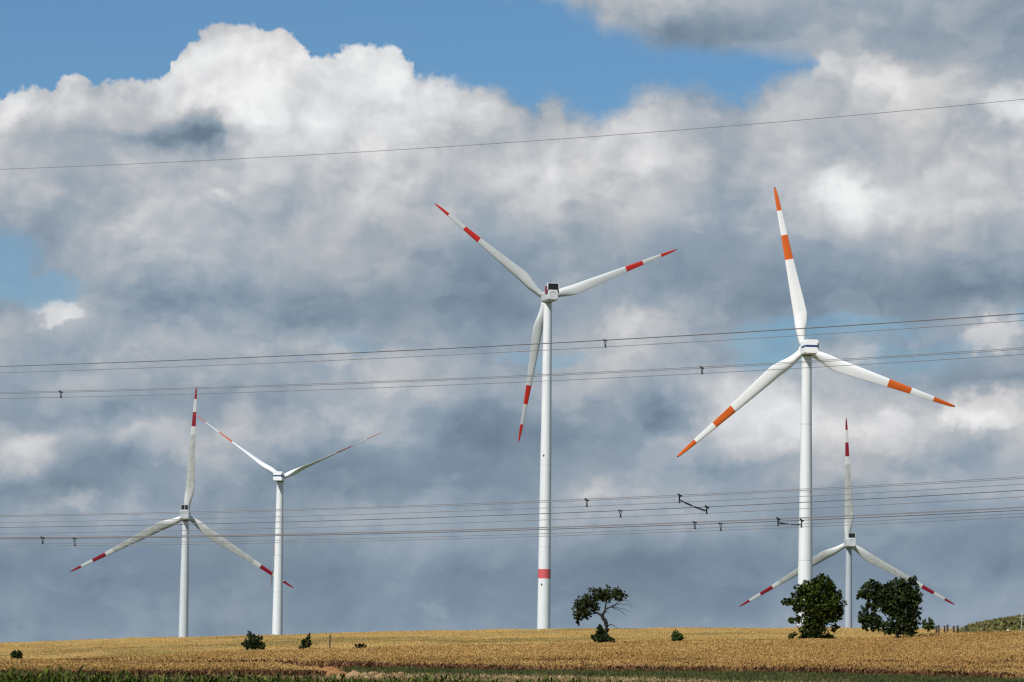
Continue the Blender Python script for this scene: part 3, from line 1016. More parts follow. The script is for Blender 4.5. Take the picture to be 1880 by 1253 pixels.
def turbine(label, hub_px, d, R, theta, yaw, pitch, model, coat, towercoat, bandmat, bands, prof, stain=None, seams=3):
    hub = at(hub_px[0], hub_px[1], d)
    ps = math.radians(yaw)
    over = 4.6 if model == 'wide' else 3.6
    A2 = Vector((-math.sin(ps), math.cos(ps), 0))
    tx, ty = hub.x - A2.x * over, hub.y - A2.y * over
    zb = gz(tx, ty) - 0.3
    ntop = hub.z - (2.3 if model == 'wide' else 1.75)
    root = thing('wind_turbine', label, 'wind turbine', (tx, ty, zb), 'wind turbines behind the hill')
    H = ntop - zb
    # tower
    zs = [z for z, _ in prof]
    zz = np.linspace(0, H, 40)
    vis0 = (at(hub_px[0], 1155, d).z - zb)
    diam = np.interp((zz - vis0) / (H - vis0), zs, [q for _, q in prof])
    seg = 40
    tb = MB()
    v, f = [], []
    for z_, dm in zip(zz, diam):
        for k_ in range(seg):
            a_ = 2 * math.pi * k_ / seg
            v.append((math.cos(a_) * dm / 2, math.sin(a_) * dm / 2, z_))
    for i in range(len(zz) - 1):
        for k_ in range(seg):
            f.append((i * seg + k_, i * seg + (k_ + 1) % seg, (i + 1) * seg + (k_ + 1) % seg, (i + 1) * seg + k_))
    f.append(tuple((len(zz) - 1) * seg + k_ for k_ in range(seg)))
    tb.add(v, f)
    tower = tb.build('tower', [towercoat], root, True)
    for s in range(1, seams + 1):
        z_ = vis0 + (H - vis0) * s / (seams + 1)
        dm = float(np.interp(z_, zz, diam))
        mb = MB()
        mb.tube([(0, 0, z_ - 0.06), (0, 0, z_ + 0.06)], dm / 2 + 0.02, 40, 0, False)
        mb.build('section_joint', ['joint_grey'], tower, True)
    # nacelle frame of reference: y along the rotor axis (upwind), origin over the tower axis at hub height
    nac = bpy.data.objects.new('nacelle_frame', None)
    M = Matrix.Rotation(ps, 4, 'Z')
    hz = hub.z - zb
    if model == 'wide':
        W, Hn = 4.0, 4.2
        mb = MB()
        mb.loft([(-9.2, .86, .80), (-8.9, .95, .92), (-8.2, 1, 1), (2.2, 1, 1), (2.9, .86, .9)], (0, 0, 0.0), W / 2, Hn / 2, 0.85, 0, 6)
        body = mb.build('nacelle', [coat], root, True)
        mb = MB()
        mb.tube([(0, 0, -Hn / 2 - 0.35), (0, 0, -Hn / 2 + 0.05)], 1.42, 24)
        mb.build('yaw_ring', ['nacelle_gap'], body)
        mb = MB()
        mb.box((0, -9.235, 1.15), (1.7, 0.06, 0.10))
        mb.build('rear_vent', ['dark_panel'], body)
    else:
        W, Hn = 3.05, 3.15
        mb = MB()
        mb.loft([(-6.3, .97, .97), (-6.15, 1, 1), (-1.5, 1, 1), (0.6, .95, .93, -.03), (2.3, .72, .74, -.05)], (0, 0, 0.12), W / 2, Hn / 2, 0.28, 0, 4)
        body = mb.build('nacelle', [coat], root, True)
        mb = MB()
        mb.tube([(0, 0, -Hn / 2 - 0.25), (0, 0, -Hn / 2 + 0.2)], 1.12, 24)
        mb.build('yaw_ring', ['nacelle_gap'], body)
        mb = MB()                                                 # blue stripe round the back and both sides
        mb.box((0, -6.31, 0.20), (2.96, 0.05, 0.46))
        mb.box((-W / 2 - .01, -3.88, 0.20), (0.05, 4.72, 0.46))
        mb.box((W / 2 + .01, -3.88, 0.20), (0.05, 4.72, 0.46))
        mb.build('stripe', ['blue_paint'], body)
        mb = MB()
        mb.box((W / 2 - 0.10, -6.33, 0.25), (0.26, 0.10, 1.25))
        mb.build('louvre', ['dark_panel'], body)
        mb = MB()
        mb.tube([(-.8, -5.6, 1.65), (-.8, -5.6, 2.05), (1.05, -5.6, 2.05), (1.05, -5.6, 1.65)], 0.03, 5)
        mb.tube([(1.05, -5.6, 2.0), (1.05, -5.6, 3.1)], 0.035, 5)
        mb.build('wind_sensor_mast', ['wire_metal'], body)
        mb = MB()
        mb.tube([(-.9, -2.0, 1.65), (-.9, -2.0, 2.3)], 0.04, 5)
        mb.build('roof_lamp', ['wire_metal'], body)
    body.matrix_local = Matrix.Translation((0, 0, hz)) @ M
    # rotor hub (spinner)
    tilt = math.radians(5)
    A = Vector((-math.sin(ps) * math.cos(tilt), math.cos(ps) * math.cos(tilt), math.sin(tilt)))
    e1_ = Vector((math.cos(ps), math.sin(ps), 0))
    e2_ = e1_.cross(A)
    hl = Vector(A2 * over) + Vector((0, 0, hz))
    rh = 1.85 if model == 'wide' else 1.30
    mb = MB()
    sp = [(-1.9, .60), (-1.7, .86), (-1.0, .98), (0, 1.0), (.9, .92), (1.6, .72), (2.1, .42), (2.3, .05)]
    mb.tube([A * (y_ * rh / 1.85) for y_, _ in sp], [rh * k_ for _, k_ in sp], 28)
    hb = mb.build('rotor_hub', [coat], root, True)
    hb.location = hl
    me = blade_mesh(R, bands, stain or coat, bandmat, model, 1.0 if pitch < 45 else 0.0)
    for i in range(3):
        th = math.radians(theta + 120 * i)
        rr = e1_ * math.cos(th) + e2_ * math.sin(th)
        tt = e1_ * math.sin(th) - e2_ * math.cos(th)
        B = Matrix((tt, A, rr)).transposed().to_4x4()
        B = Matrix.Translation(hl) @ B @ Matrix.Rotation(math.radians(-pitch), 4, 'Z')
        bl = bpy.data.objects.new('blade', me)
        COL.objects.link(bl)
        bl.parent = root
        bl.matrix_local = B
        mb = MB()
        z0_ = prof_root = R * 0.03
        mb.tube([(0, 0, rh * 0.62), (0, 0, R * 0.034)], R * (0.0222 if model == 'slim' else 0.0205), 20, 0, False)
        cf = mb.build('blade_collar', [coat], bl, True)
    bpy.data.objects.remove(nac)
    return root, tower, body, dict(H=H, diam=diam, zz=zz, zb=zb, hz=hz)


def cooler(body, w, h, z0, y, coat, split=1, side_red=False, masts=True):
    """radiator box standing on the nacelle roof at the rear"""
    mb = MB()
    t_ = 0.18
    mb.box((0, y + 0.5, z0 + h + t_ / 2), (w + 2 * t_, 1.3, t_))
    for s in (-1, 1):
        mb.box((s * (w / 2 + t_ / 2), y + 0.5, z0 + h / 2), (t_, 1.3, h))
    fr = mb.build('cooler_frame', [coat], body)
    pw = (w - 0.15 * (split - 1)) / split
    for i in range(split):
        mb = MB()
        cx = -w / 2 + pw / 2 + i * (pw + 0.15)
        mb.box((cx, y + 0.25, z0 + h / 2), (pw - 0.02, 0.3, h - 0.02))
        for q in range(6):
            mb.box((cx, y + 0.08, z0 + h * (q + 0.5) / 6), (pw - 0.05, 0.04, 0.05))
        mb.build('radiator', ['dark_panel'], body)
    if side_red:
        for s in (-1, 1):
            mb = MB()
            mb.box((s * (w / 2 + 0.22), y + 2.3, z0 + 0.10), (0.12, 3.9, 2.7))
            mb.build('side_panel', ['crimson_paint'], body)
    if masts:
        for x_ in (-w * .36, -w * .26, w * 0.08, w * .3):
            mb = MB()
            mb.tube([(x_, y + 0.5, z0 + h + t_), (x_, y + 0.5, z0 + h + t_ + random.uniform(.9, 1.6))], 0.035, 5)
            mb.build('wind_sensor', ['wire_metal'], body)


WIDE = [(0.605, 0.735), (0.875, 1.0)]
SLIM = [(0.555, 0.705), (0.855, 1.0)]
VEST = [(0.692, 0.803), (0.903, 1.0)]

# tower profiles: (height fraction above the skyline, diameter in metres)
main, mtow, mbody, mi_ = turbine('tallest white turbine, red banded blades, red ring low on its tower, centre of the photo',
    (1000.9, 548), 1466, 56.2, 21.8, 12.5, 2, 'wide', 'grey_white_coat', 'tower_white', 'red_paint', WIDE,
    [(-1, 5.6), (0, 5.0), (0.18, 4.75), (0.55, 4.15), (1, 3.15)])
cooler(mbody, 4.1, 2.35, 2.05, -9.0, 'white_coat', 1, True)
mb = MB()
zr0 = at(996, 1063, 1466).z - mi_['zb']
zr1 = at(996, 1046, 1466).z - mi_['zb']
d0_ = float(np.interp(zr0, mi_['zz'], mi_['diam'])) / 2 + 0.02
d1_ = float(np.interp(zr1, mi_['zz'], mi_['diam'])) / 2 + 0.02
mb.tube([(0, 0, zr0), (0, 0, zr1)], [d0_, d1_], 40, 0, False)
mb.build('red_ring', ['pink_red_paint'], mtow, True)
for py_l in (1074, 838):
    zl = at(996, py_l, 1466).z - mi_['zb']
    rl = float(np.interp(zl, mi_['zz'], mi_['diam'])) / 2
    mb = MB()
    mb.box((-rl * 0.42, -rl * 0.93, zl), (0.45, 0.35, 0.6))
    mb.build('obstruction_light', ['dark_panel'], mtow)

turbine('white turbine with orange banded blades, its tower rising behind the left leafy tree',
    (1475.9, 643.5), 895, 38.8, 101.4, 6.5, 1, 'slim', 'white_coat', 'tower_white', 'orange_paint', SLIM,
    [(-1, 4.2), (0, 3.65), (0.18, 3.42), (0.62, 2.78), (0.8, 2.5), (1, 2.32)])
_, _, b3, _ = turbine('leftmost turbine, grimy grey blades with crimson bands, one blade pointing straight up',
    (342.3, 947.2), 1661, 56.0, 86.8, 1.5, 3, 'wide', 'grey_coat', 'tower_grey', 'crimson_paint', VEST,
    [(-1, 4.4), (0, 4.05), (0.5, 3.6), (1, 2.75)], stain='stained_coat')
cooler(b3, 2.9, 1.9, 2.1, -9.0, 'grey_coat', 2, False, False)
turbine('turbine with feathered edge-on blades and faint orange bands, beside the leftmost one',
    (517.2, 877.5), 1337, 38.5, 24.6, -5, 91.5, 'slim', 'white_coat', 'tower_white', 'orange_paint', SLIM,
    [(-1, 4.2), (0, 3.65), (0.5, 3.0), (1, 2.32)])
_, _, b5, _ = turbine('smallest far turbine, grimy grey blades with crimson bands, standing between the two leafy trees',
    (1556.0, 998.0), 1713, 56.0, 91.5, 3, 3, 'wide', 'grey_coat', 'tower_hazed', 'crimson_paint', VEST,
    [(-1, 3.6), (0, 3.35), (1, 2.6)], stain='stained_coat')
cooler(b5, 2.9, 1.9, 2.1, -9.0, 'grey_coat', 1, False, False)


# ------------------------------------------------------------------ foliage
def leaves(blobs, n, size, d, shade_in=0.25, flat=0.85):
    """leaf quads through the outer shell and inside of ellipsoid clumps; blobs in photo pixels at distance d"""
    px = F / d
    vol = np.array([b[2] * b[3] for b in blobs], float)
    cnt = np.maximum(6, (n * vol / vol.sum())).astype(int)
    P_ = []
    for (bx, by, rx, ry), c in zip(blobs, cnt):
        ctr = at(bx, by, d)
        u = rng.normal(size=(c, 3))
        u /= np.linalg.norm(u, axis=1)[:, None]
        # twig clusters: leaves gather round random centres
        k_ = max(4, c // 9)
        cu = rng.normal(size=(k_, 3))
        cu /= np.linalg.norm(cu, axis=1)[:, None]
        cr_ = rng.uniform(0.15, 1.0, k_) ** 0.45 * rng.uniform(0.8, 1.28, k_)
        cen = cu * cr_[:, None]
        idx = rng.integers(0, k_, c)
        q = cen[idx] + u * rng.uniform(0.02, 0.30, c)[:, None]
        q[:, 0] *= rx / px
        q[:, 1] *= min(rx, ry * 1.3) / px * flat
        q[:, 2] *= ry / px
        P_.append(q + np.array(ctr))
    P_ = np.concatenate(P_)
    m_ = len(P_)
    a = rng.normal(size=(m_, 3))
    a /= np.linalg.norm(a, axis=1)[:, None]
    b_ = np.cross(a, rng.normal(size=(m_, 3)))
    b_ /= np.linalg.norm(b_, axis=1)[:, None]
    s = size * rng.uniform(0.6, 1.3, m_)[:, None]
    v = np.stack([P_ - a * s * .6, P_ + b_ * s * 0.34, P_ + a * s * .6, P_ - b_ * s * 0.34], 1)
    return v.reshape(-1, 3)


def localise(o, root):
    """put the mesh origin on its thing's base"""
    o.data.transform(Matrix.Translation(-root.location))
    o.parent = root


def tree(name, label, base, d, blobs, n, size, leafmat, limbs, cat='tree', holes=(), group=None, trunkname='trunk'):
    bp_ = at(base[0], base[1], d)
    z = gz(bp_.x, bp_.y)
    root = thing(name, label, cat, (bp_.x, bp_.y, min(z, bp_.z)), group)
    v = leaves(blobs, n, size, d)
    if holes:
        c = v.reshape(-1, 4, 3).mean(1)
        keep = np.ones(len(c), bool)
        for hx, hy, hr in holes:
            h_ = at(hx, hy, d)
            dist = np.hypot(c[:, 0] - h_.x, c[:, 2] - h_.z)
            keep &= dist > (hr / (F / d)) * rng.uniform(0.7, 1.2, len(c))
        v = v.reshape(-1, 4, 3)[keep].reshape(-1, 3)
    localise(npmesh('crown', v, 4, [leafmat]), root)
    for i, (pts, r0, r1) in enumerate(limbs):
        mb = MB()
        P_ = []
        for j, q in enumerate(pts):
            w = at(q[0], q[1], d)
            if j == 0 and i == 0:
                w = Vector((bp_.x, bp_.y, min(z, bp_.z) - 0.15))
            w.y = bp_.y + (q[2] if len(q) > 2 else 0)
            P_.append(w)
        # refine with slight kinks
        Q, RR = [], []
        for j in range(len(P_) - 1):
            for s in range(3):
                t_ = s / 3
                w = P_[j].lerp(P_[j + 1], t_)
                if s:
                    w += Vector((random.uniform(-1, 1), random.uniform(-1, 1), random.uniform(-1, 1))) * min(r1, 0.05) * 1.2
                Q.append(w)
        Q.append(P_[-1])
        RR = [r0 + (r1 - r0) * (j / (len(Q) - 1)) for j in range(len(Q))]
        mb.tube(Q, RR, 8 if i == 0 else 5)
        o = mb.build(trunkname if i == 0 else 'branch', ['bark'])
        localise(o, root)
    return root


# wind-bent pine on the field line
tree('pine_tree', 'crooked windswept pine with an umbrella crown and bare twigs at its right', (1112, 1184), 368,
     [(1122, 1090, 22, 12), (1098, 1091, 18, 12), (1138, 1093, 11, 11), (1148, 1096, 4, 6), (1078, 1103, 15, 12), (1066, 1110, 12, 12), (1064, 1124, 13, 12), (1075, 1124, 15, 9),
      (1085, 1110, 15, 9), (1062, 1136, 7, 8), (1079, 1134, 8, 4), (1060, 1145, 3, 6), (1110, 1100, 14, 6), (1092, 1116, 8, 6)],
     4800, 0.20, 'pine_needles',
     [([(1113, 1184), (1113, 1165), (1114, 1150), (1110, 1138), (1105, 1130)], 0.26, 0.17),
      ([(1105, 1130), (1110, 1124), (1112, 1112), (1114, 1098)], 0.15, 0.05),
      ([(1105, 1131), (1098, 1126), (1090, 1124), (1080, 1116), (1072, 1108)], 0.14, 0.03),
      ([(1096, 1126), (1086, 1128), (1076, 1132), (1066, 1140)], 0.07, 0.02),
      ([(1111, 1120), (1118, 1116), (1127, 1112), (1138, 1104), (1146, 1098)], 0.08, 0.02),
      ([(1114, 1117), (1128, 1112), (1140, 1109), (1152, 1110), (1162, 1115)], 0.045, 0.012),
      ([(1122, 1114), (1132, 1118), (1142, 1124), (1150, 1131)], 0.045, 0.012),
      ([(1126, 1114), (1138, 1117), (1148, 1120), (1157, 1125)], 0.035, 0.010),
      ([(1136, 1105), (1148, 1102), (1156, 1106), (1160, 1110)], 0.03, 0.010),
      ([(1122, 1115), (1128, 1119), (1132, 1122)], 0.03, 0.010),
      ([(1110, 1126), (1115, 1123), (1119, 1127)], 0.035, 0.012),
      ([(1115, 1150), (1121, 1147), (1127, 1149), (1135, 1155)], 0.06, 0.02),
      ([(1113, 1100), (1105, 1094), (1096, 1090)], 0.05, 0.02),
      ([(1114, 1102), (1122, 1096), (1132, 1090)], 0.05, 0.02)])
tree('bush', 'dark bushy undergrowth wrapped round the foot of the bent pine', (1106, 1185), 366,
     [(1102, 1160, 7, 11), (1097, 1171, 10, 7), (1110, 1173, 11, 9), (1106, 1179, 11, 4), (1123, 1176, 5, 4), (1089, 1170, 4, 3), (1104, 1165, 8, 7)],
     2600, 0.21, 'dark_bush_leaf', [([(1106, 1185), (1104, 1174), (1102, 1160)], 0.05, 0.02), ([(1107, 1182), (1116, 1176), (1125, 1177)], 0.03, 0.01)], 'bush', trunkname='stem')
tree('broadleaf_tree', 'dense dark round leafy tree in front of the orange banded turbine', (1492, 1176), 362,
     [(1508, 1072, 22, 15), (1478, 1080, 16, 12), (1524, 1082, 11, 14), (1496, 1092, 30, 20), (1533, 1096, 11, 12), (1528, 1108, 20, 16), (1472, 1102, 20, 13), (1448, 1105, 12, 7), (1440, 1107, 6, 5),
      (1500, 1118, 36, 18), (1538, 1124, 12, 10), (1466, 1118, 10, 8), (1505, 1136, 32, 14), (1532, 1137, 12, 7), (1462, 1136, 12, 6), (1453, 1141, 7, 4), (1492, 1150, 28, 12), (1536, 1151, 6, 5), (1531, 1158, 4, 5),
      (1492, 1163, 25, 10), (1456, 1165, 9, 4), (1452, 1168, 5, 5), (1500, 1171, 32, 5), (1522, 1169, 9, 4)],
     13500, 0.25, 'maple_leaf',
     [([(1492, 1176), (1494, 1150), (1498, 1120), (1500, 1090)], 0.22, 0.05), ([(1494, 1150), (1474, 1138), (1456, 1137)], 0.07, 0.02), ([(1495, 1140), (1518, 1145), (1534, 1151)], 0.06, 0.02),
      ([(1496, 1130), (1472, 1112), (1445, 1106)], 0.08, 0.02), ([(1497, 1125), (1518, 1108), (1535, 1095)], 0.08, 0.02)],
     holes=[(1476, 1101, 3), (1477, 1115, 2.5), (1520, 1149, 5), (1524, 1146, 4), (1469, 1129, 3)])
tree('broadleaf_tree', 'wide ragged leafy tree with a sky gap in its crown, right of the pair', (1648, 1168), 364,
     [(1600, 1074, 15, 9), (1586, 1090, 12, 10), (1577, 1094, 6, 7), (1606, 1092, 20, 14), (1632, 1084, 16, 12), (1652, 1076, 18, 14), (1676, 1068, 9, 8), (1682, 1062, 3, 4), (1646, 1064, 3, 4), (1672, 1086, 18, 14),
      (1655, 1100, 30, 18), (1681, 1105, 11, 12), (1620, 1108, 18, 12), (1598, 1114, 14, 12), (1586, 1132, 11, 12), (1600, 1138, 18, 12), (1662, 1124, 28, 15), (1682, 1128, 10, 10),
      (1655, 1142, 28, 13), (1678, 1150, 9, 8), (1608, 1148, 12, 8), (1588, 1150, 5, 9), (1632, 1122, 14, 9), (1620, 1079, 12, 8), (1618, 1096, 16, 12), (1601, 1157, 4, 5), (1628, 1152, 16, 8), (1650, 1160, 30, 7), (1672, 1162, 10, 5)],
     13500, 0.26, 'poplar_leaf',
     [([(1648, 1168), (1648, 1145), (1652, 1115), (1658, 1085)], 0.20, 0.05), ([(1648, 1158), (1628, 1146), (1606, 1125), (1598, 1090)], 0.10, 0.02), ([(1650, 1135), (1666, 1110), (1674, 1080)], 0.08, 0.02), ([(1630, 1148), (1612, 1146), (1592, 1148)], 0.05, 0.02)],
     holes=[(1625, 1136, 6), (1615, 1118, 3), (1600, 1104, 4), (1642, 1140, 3), (1596, 1122, 3)])

GB = 'small bushes along the field line'
BUSH = [
    ('dark pointed bush, biggest of the small ones, below the feathered turbine', (465, 1196), 372, [(457, 1166, 5, 7), (464, 1170, 5, 7), (463, 1178, 12, 11), (477, 1174, 7, 7), (474, 1184, 10, 7), (455, 1184, 9, 8), (466, 1188, 17, 7), (482, 1184, 6, 5), (448, 1183, 5, 4), (483, 1191, 4, 4)], 1700, 'dark_bush_leaf'),
    ('narrow leaning bush just left of the lone post', (560, 1194), 373, [(567, 1168, 3, 5), (564, 1176, 4, 7), (558, 1180, 5, 8), (569, 1181, 3, 7), (556, 1189, 8, 5), (564, 1188, 6, 5), (576, 1192, 5, 1.5)], 700, 'dark_bush_leaf'),
    ('lowest scrubby bush just right of the lone post', (661, 1193), 371, [(654, 1186, 4, 4), (661, 1185, 4, 5), (668, 1186, 4, 4), (660, 1189, 11, 4)], 300, 'dark_bush_leaf'),
    ('small round bright green bush between the pine and the leafy trees', (1243, 1183), 369, [(1240, 1164, 5, 6), (1247, 1168, 6, 6), (1243, 1174, 11, 8)], 900, 'bush_leaf'),
    ('small dark bush alone at the far left of the field', (31, 1215), 366, [(27, 1198, 3, 4), (34, 1200, 6, 5), (25, 1203, 5, 5), (31, 1207, 10, 8)], 1000, 'dark_bush_leaf'),
]
for lb, bs, d_, bl, n_, mt_ in BUSH:
    tree('bush', lb, bs, d_, bl, int(n_ * 1.7), 0.18, mt_, [([bs, (bl[-1][0], bl[-1][1]), (bl[0][0], bl[0][1])], 0.05, 0.015)], 'bush', group=GB, trunkname='stem')
tree('bush', 'grey green bush on the skyline right of the ragged tree, beside the fence posts', (1704, 1158), 470,
     [(1698, 1143, 5, 6), (1709, 1141, 5, 6), (1704, 1150, 13, 7), (1712, 1149, 5, 6)], 900, 0.24, 'bush_leaf', [([(1704, 1158), (1704, 1150), (1706, 1142)], 0.06, 0.02)], 'bush', trunkname='stem')
for lb, bs, bl in (('faint green weed clump in the golden field, left of two near the crest', (1381, 1163), [(1381, 1159, 12, 2.5)]),
                   ('faint green weed clump in the golden field, right of two near the crest', (1411, 1162), [(1411, 1157, 8, 3)])):
    tree('weed_clump', lb, bs, 560, bl, 130, 0.22, 'mound_weeds', [([bs, (bl[0][0], bl[0][1])], 0.03, 0.01)], 'weeds', trunkname='stem')

# ------------------------------------------------------------------ mound with rough vegetation at the right
MD = 445.0


def mound_h(X, Y):
    c = 940 + F * X / Y - 8
    h = np.interp(c, [1738, 1757, 1777, 1807, 1855, 1960, 2120, 2220], [0, 0.5, 1.3, 1.65, 2.15, 2.3, 1.9, 0])
    w = np.clip(1 - np.abs(Y - MD) / 15.0, 0, 1)
    return h * (w * w * (3 - 2 * w)) * 0.93 - 0.25


mx = np.arange((1730 - 932) / F * MD, (2230 - 932) / F * MD, 0.8)
mound = grid_sheet('earth_mound', mx, np.arange(MD - 16, MD + 16.1, 0.8), lambda X, Y: ground_z(X, Y) + mound_h(X, Y) + 0.35 * (fbm(X, Y, 0.4, 3) - 0.5), ['ground_weeds' if 'ground_weeds' in MATS else 'mound_weeds'])
tag(mound, kind='structure')
n = 42000
X = rng.uniform(mx[0], mx[-1], n)
Y = rng.uniform(MD - 15, MD + 10, n)
mh = mound_h(X, Y)
k = mh > -0.15
X, Y, mh = X[k], Y[k], mh[k]
cl_ = fbm(X, Y, 0.55, 8)
hg = rng.uniform(0.12, 0.5, len(X)) * (0.3 + 1.5 * cl_)
o = npmesh('mound_vegetation', ears(X, Y, ground_z(X, Y) + mh, hg, rng.uniform(0.14, 0.34, len(X)), 1.0), 4, ['mound_weeds'])
tag(o, 'rough green and reddish weeds covering the mound at right', 'weeds', kind='stuff')

sb = []
for i in range(34):
    xx = random.uniform(mx[0] + 4, mx[-1] - 3)
    yy = random.uniform(MD - 12, MD + 1)
    zz_ = gz(xx, yy) + float(mound_h(np.array(xx), np.array(yy)))
    rr_ = random.uniform(0.25, 0.7)
    n_ = int(90 * rr_)
    q = rng.normal(size=(n_, 3)) * np.array([rr_ * 1.1, rr_ * 0.8, rr_ * 0.35]) * 0.6 + np.array([xx, yy, zz_ + 0.1])
    sb.append(q)
q = np.concatenate(sb)
o = npmesh('mound_scrub', ears(q[:, 0], q[:, 1], q[:, 2], rng.uniform(0.12, 0.28, len(q)), rng.uniform(0.12, 0.25, len(q)), 1.2), 4, ['bush_leaf'])
tag(o, 'darker green scrub patches on the mound at right', 'scrub', kind='stuff')

# fence before the mound
fr = at(1740, 1160, 432)
fence = thing('post_fence', 'row of dark weathered posts with thin wire beside the mound', 'fence', (fr.x, fr.y, gz(fr.x, fr.y)))
tops = []
for px_, top, d_ in ((1719, 1149, 436), (1723.5, 1148, 434), (1734, 1149, 433), (1739, 1147, 432), (1750.5, 1149.5, 431), (1757.5, 1148.5, 434), (1774, 1149, 430), (1806, 1151, 428)):
    p = at(px_, top, d_)
    z = gz(p.x, d_)
    mb = MB()
    w_ = random.uniform(0.09, 0.125)
    lean = random.uniform(-0.05, 0.05)
    mb.tube([(p.x, d_, z - 0.2), (p.x + lean, d_, p.z)], [w_ * 1.1, w_], 7)
    o = mb.build('post', ['weathered_wood'])
    localise(o, fence)
    tops.append(Vector((p.x + lean, d_ - 0.11, p.z)))
for dz in (-0.12, -0.5):
    mb = MB()
    mb.tube([t_ + Vector((0, 0, dz)) for t_ in tops], 0.012, 4)
    localise(mb.build('fence_wire', ['wire_metal']), fence)

# lone post in the field, marker sticks, pole at the right edge
p = at(605.5, 1192, 373)
q = at(605.5, 1165.5, 373)
root = thing('field_post', 'lone thin dark post standing in the golden field', 'post', (p.x, p.y, p.z - 0.3))
mb = MB()
mb.tube([(0, 0, -0.2), (0, 0, q.z - p.z + 0.22)], [0.075, 0.065], 8)
mb.build('shaft', ['weathered_wood'], root)
mb = MB()
mb.tube([(0, 0, q.z - p.z + 0.22), (0, 0, q.z - p.z + 0.30)], [0.065, 0.06], 8)
mb.build('cap', ['black_metal'], root)
p = at(625.5, 1224, 233)
q0, q1 = at(625.5, 1215.5, 233), at(629.5, 1208.5, 233)
root = thing('marker_stick', 'small leaning white marker in the dark edge of the wheat', 'marker', p)
mb = MB()
mb.tube([Vector((0, 0, -.2)), q0 - p], 0.018, 6)
mb.build('stake', ['weathered_wood'], root)
mb = MB()
dv = (q1 - q0)
mb.tube([q0 - p, q1 - p], [0.035, 0.035], 8)
mb.tube([q1 - p, q1 - p + dv.normalized() * 0.04], [0.045, 0.03], 8)
mb.build('white_sleeve', ['white_plastic'], root)
p = at(1874, 1160, 405)
root = thing('thin_pole', 'thin pale grey pole with a short crossbar at the right edge of the field', 'pole', (p.x, p.y, gz(p.x, p.y)))
top = at(1877, 1124, 405)
mat('galvanised', (0.42, 0.43, 0.44), 0.5)
z0_ = root.location.z
mb = MB()
mb.tube([(0, 0, 0), (top.x - p.x, 0, top.z - z0_)], 0.038, 8)
mb.build('mast', ['galvanised'], root)
mb = MB()
mb.tube([(-0.35, -.06, at(1877, 1134, 405).z - z0_), (0.6, -.06, at(1877, 1134, 405).z - z0_)], 0.022, 6)
mb.build('crossbar', ['galvanised'], root)
p = at(1850.5, 1157.5, 404)
mb = MB()
mb.loft([(-.07, .8, .6), (0, 1, 1), (.07, .8, .6)], (0, 0, 0.0), 0.13, 0.07, 0.05)
o = mb.build('white_stone', ['white_plastic'])
o.location = (p.x, p.y, p.z)
mb = None
tag(o, 'small white stone lying below the mound', 'stone')

# ------------------------------------------------------------------ overhead lines
LX = [0, 300, 1040, 1340, 1580, 1880]
LINES = {   # y of the upper pair and the vertical gap of the lower wire, photographed columns LX
    'earth': ([311, 299, 255, 231.5, 210.5, 183], 0),
    1: ([672.5, 663, 628, 611.5, 596, 575.5], (12, 13.2)),
    2: ([720.5, 714, 685.5, 671.5, 657.5, 638.5], (11.3, 12.5)),
    3: ([946.5, 940.8, 917.8, 905.2, 892.5, 875.5], (13.0, 13.5)),
    4: ([968.6, 963, 941.6, 929, 916.5, 900], (11.2, 12.3)),
    5: ([987.5, 983.5, 967, 956.3, 945.5, 930.6], (11.5, 12)),
    6: ([989.5, 986.2, 970.2, 960.7, 951, 936], (13.5, 12.5)),
}
PAIR = {1: (0.4, 0.9), 2: (2.2, 2.8), 3: (2.4, 2.9), 4: (0.3, 0.5), 5: (0.8, 1.5), 6: (0.6, 0.6)}
DEPTH = {'earth': (246, 236), 1: (238, 226), 2: (246, 234), 3: (236, 223), 4: (240, 227), 5: (244, 231), 6: (248, 235)}


def line_fit(ys):
    return np.polyfit(LX, ys, 3 if False else 2)


def wire_pt(fit, px, dpt, off=0.0, gap=0.0):
    d_ = dpt[0] + (dpt[1] - dpt[0]) * (px / 1880.0)
    return at(px, float(np.polyval(fit, px)) + gap, d_ + off)


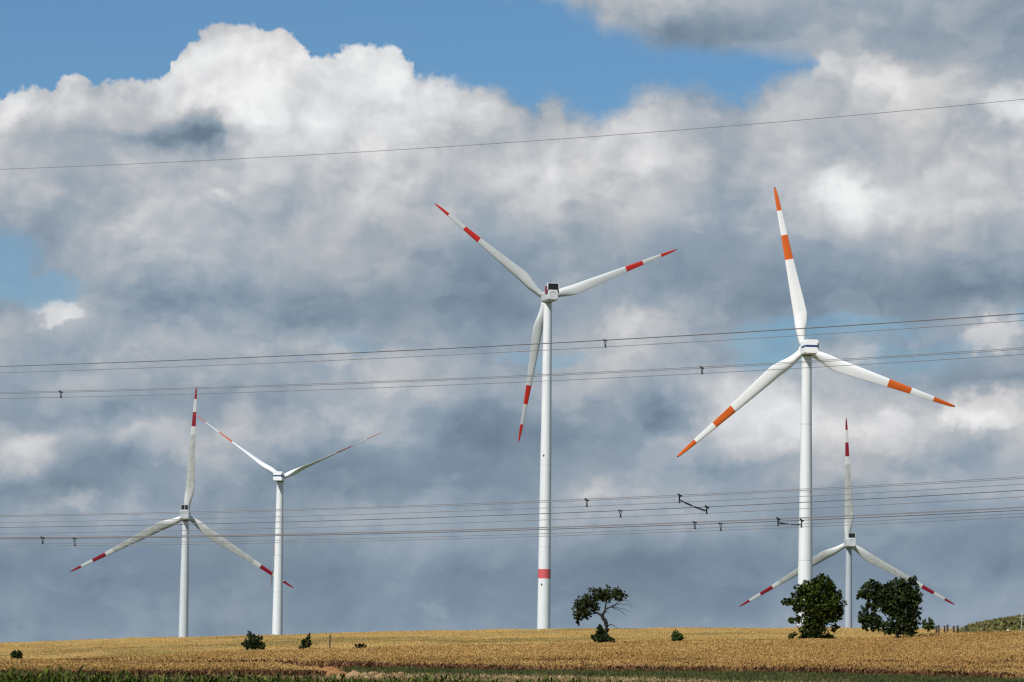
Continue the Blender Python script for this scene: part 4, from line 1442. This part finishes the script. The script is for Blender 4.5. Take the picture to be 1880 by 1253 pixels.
XS = list(range(-500, 2501, 60))
FIT = {}
names = {'earth': 'topmost single thin earth wire crossing the clouds high above the turbine hubs', 1: 'bundled cable passing just above the orange banded hub, second line from the top',
         2: 'bundled cable passing just below the orange banded hub, third line from the top', 3: 'uppermost bundled cable of the low group, crossing the leftmost turbine hub',
         4: 'second bundled cable of the low group, with a thick upper pair', 5: 'third bundled cable of the low group, below the left end of the rod', 6: 'lowest bundled cable of the low group of lines'}
for key, (ys, gap) in LINES.items():
    fit = line_fit(ys)
    FIT[key] = fit
    dpt = DEPTH[key]
    o0 = wire_pt(fit, 940, dpt)
    root = thing('power_cable', names[key], 'cable', o0, 'overhead power lines')
    if key == 'earth':
        ws = [(0, lambda x: 0.0, 0.0)]
    else:
        g0, g1 = gap
        p0, p1 = PAIR[key]
        ws = [(-0.2, lambda x: 0.0, 0), (0.2, lambda x, p0=p0, p1=p1: p0 + (p1 - p0) * x / 1880, 0), (0.0, lambda x, g0=g0, g1=g1: g0 + (g1 - g0) * x / 1880, 0)]
    for off, gf, _ in ws:
        mb = MB()
        mb.tube([wire_pt(fit, x, dpt, off, gf(x)) - o0 for x in XS], 0.020 if key != 'earth' else 0.017, 6)
        mb.build('wire', ['wire_metal'], root, True)
    if key != 'earth':
        spx = {1: [1111, -260, 2380], 2: [111.5, 1288.5], 3: [1077, -240, 2330], 4: [1139, 2390], 5: [78, 1275.5], 6: [137, 1323]}[key]
        for x in spx:
            a_ = wire_pt(fit, x - 2, dpt, -0.2, ws[0][1](x)) - o0
            b_ = wire_pt(fit, x + 2, dpt, 0.2, ws[1][1](x)) - o0
            c_ = wire_pt(fit, x + 0.5, dpt, 0.0, ws[2][1](x)) - o0
            mb = MB()
            mid_ = (a_ + b_) / 2
            mb.tube([a_, c_], 0.026, 6)
            mb.tube([b_, c_], 0.026, 6)
            mb.tube([a_, b_], 0.028, 6)
            for q_ in (a_, b_, c_):
                mb.tube([q_ - Vector((0.07, 0, 0)), q_ + Vector((0.07, 0, 0))], 0.045, 8)
            mb.build('spacer', ['black_metal'], root)


def phase_rod(ka, xa, kb, xb, label):
    """insulating rod that keeps two bundles apart, with a clamp frame on each"""
    pa = wire_pt(FIT[ka], xa, DEPTH[ka])
    pa2 = wire_pt(FIT[ka], xa, DEPTH[ka], 0, LINES[ka][1][1])
    pb = wire_pt(FIT[kb], xb, DEPTH[kb])
    pb2 = wire_pt(FIT[kb], xb, DEPTH[kb], 0, LINES[kb][1][1])
    root = thing('phase_spacer', label, 'line spacer', pa)
    a_ = (pa * 0.35 + pa2 * 0.65) - pa
    b_ = (pb * 0.35 + pb2 * 0.65) - pa
    for p_, q_ in ((pa, pa2), (pb, pb2)):
        mb = MB()
        u_ = p_ - pa
        w_ = q_ - pa
        mb.tube([u_ + Vector((0, 0, .05)), w_ - Vector((0, 0, .03))], 0.045, 8)
        mb.tube([u_ + Vector((-0.10, -0.2, 0.02)), u_ + Vector((0.12, 0.2, -0.04))], 0.04, 8)
        mb.tube([u_ + Vector((-0.12, -0.2, 0.03)), u_ + Vector((-0.02, -0.2, 0.01))], 0.06, 8)
        mb.tube([u_ + Vector((0.02, 0.2, -0.03)), u_ + Vector((0.16, 0.2, -0.05))], 0.06, 8)
        mb.tube([w_ - Vector((0.05, 0, 0)), w_ + Vector((0.05, 0, 0))], 0.055, 8)
        mb.build('clamp', ['black_metal'], root)
    mb = MB()
    npt = 41
    sag = 0.05
    pts, rad = [], []
    for i in range(npt):
        t_ = i / (npt - 1)
        w = a_.lerp(b_, t_)
        w.z -= sag * 4 * t_ * (1 - t_)
        pts.append(w)
        shed = 0.058 if (0.06 < t_ < 0.47 or 0.53 < t_ < 0.94) else 0.028
        rad.append(shed * (1.0 if i % 2 else 0.62))
    mb.tube(pts, rad, 8)
    mb.build('insulator_rod', ['black_metal'], root)


phase_rod(3, 1247.5, 4, 1297.5, 'long sloping black rod joining the upper two low cables')
phase_rod(5, 1428.5, 6, 1471.5, 'short level black rod between the lowest cables, partly before the white tower')
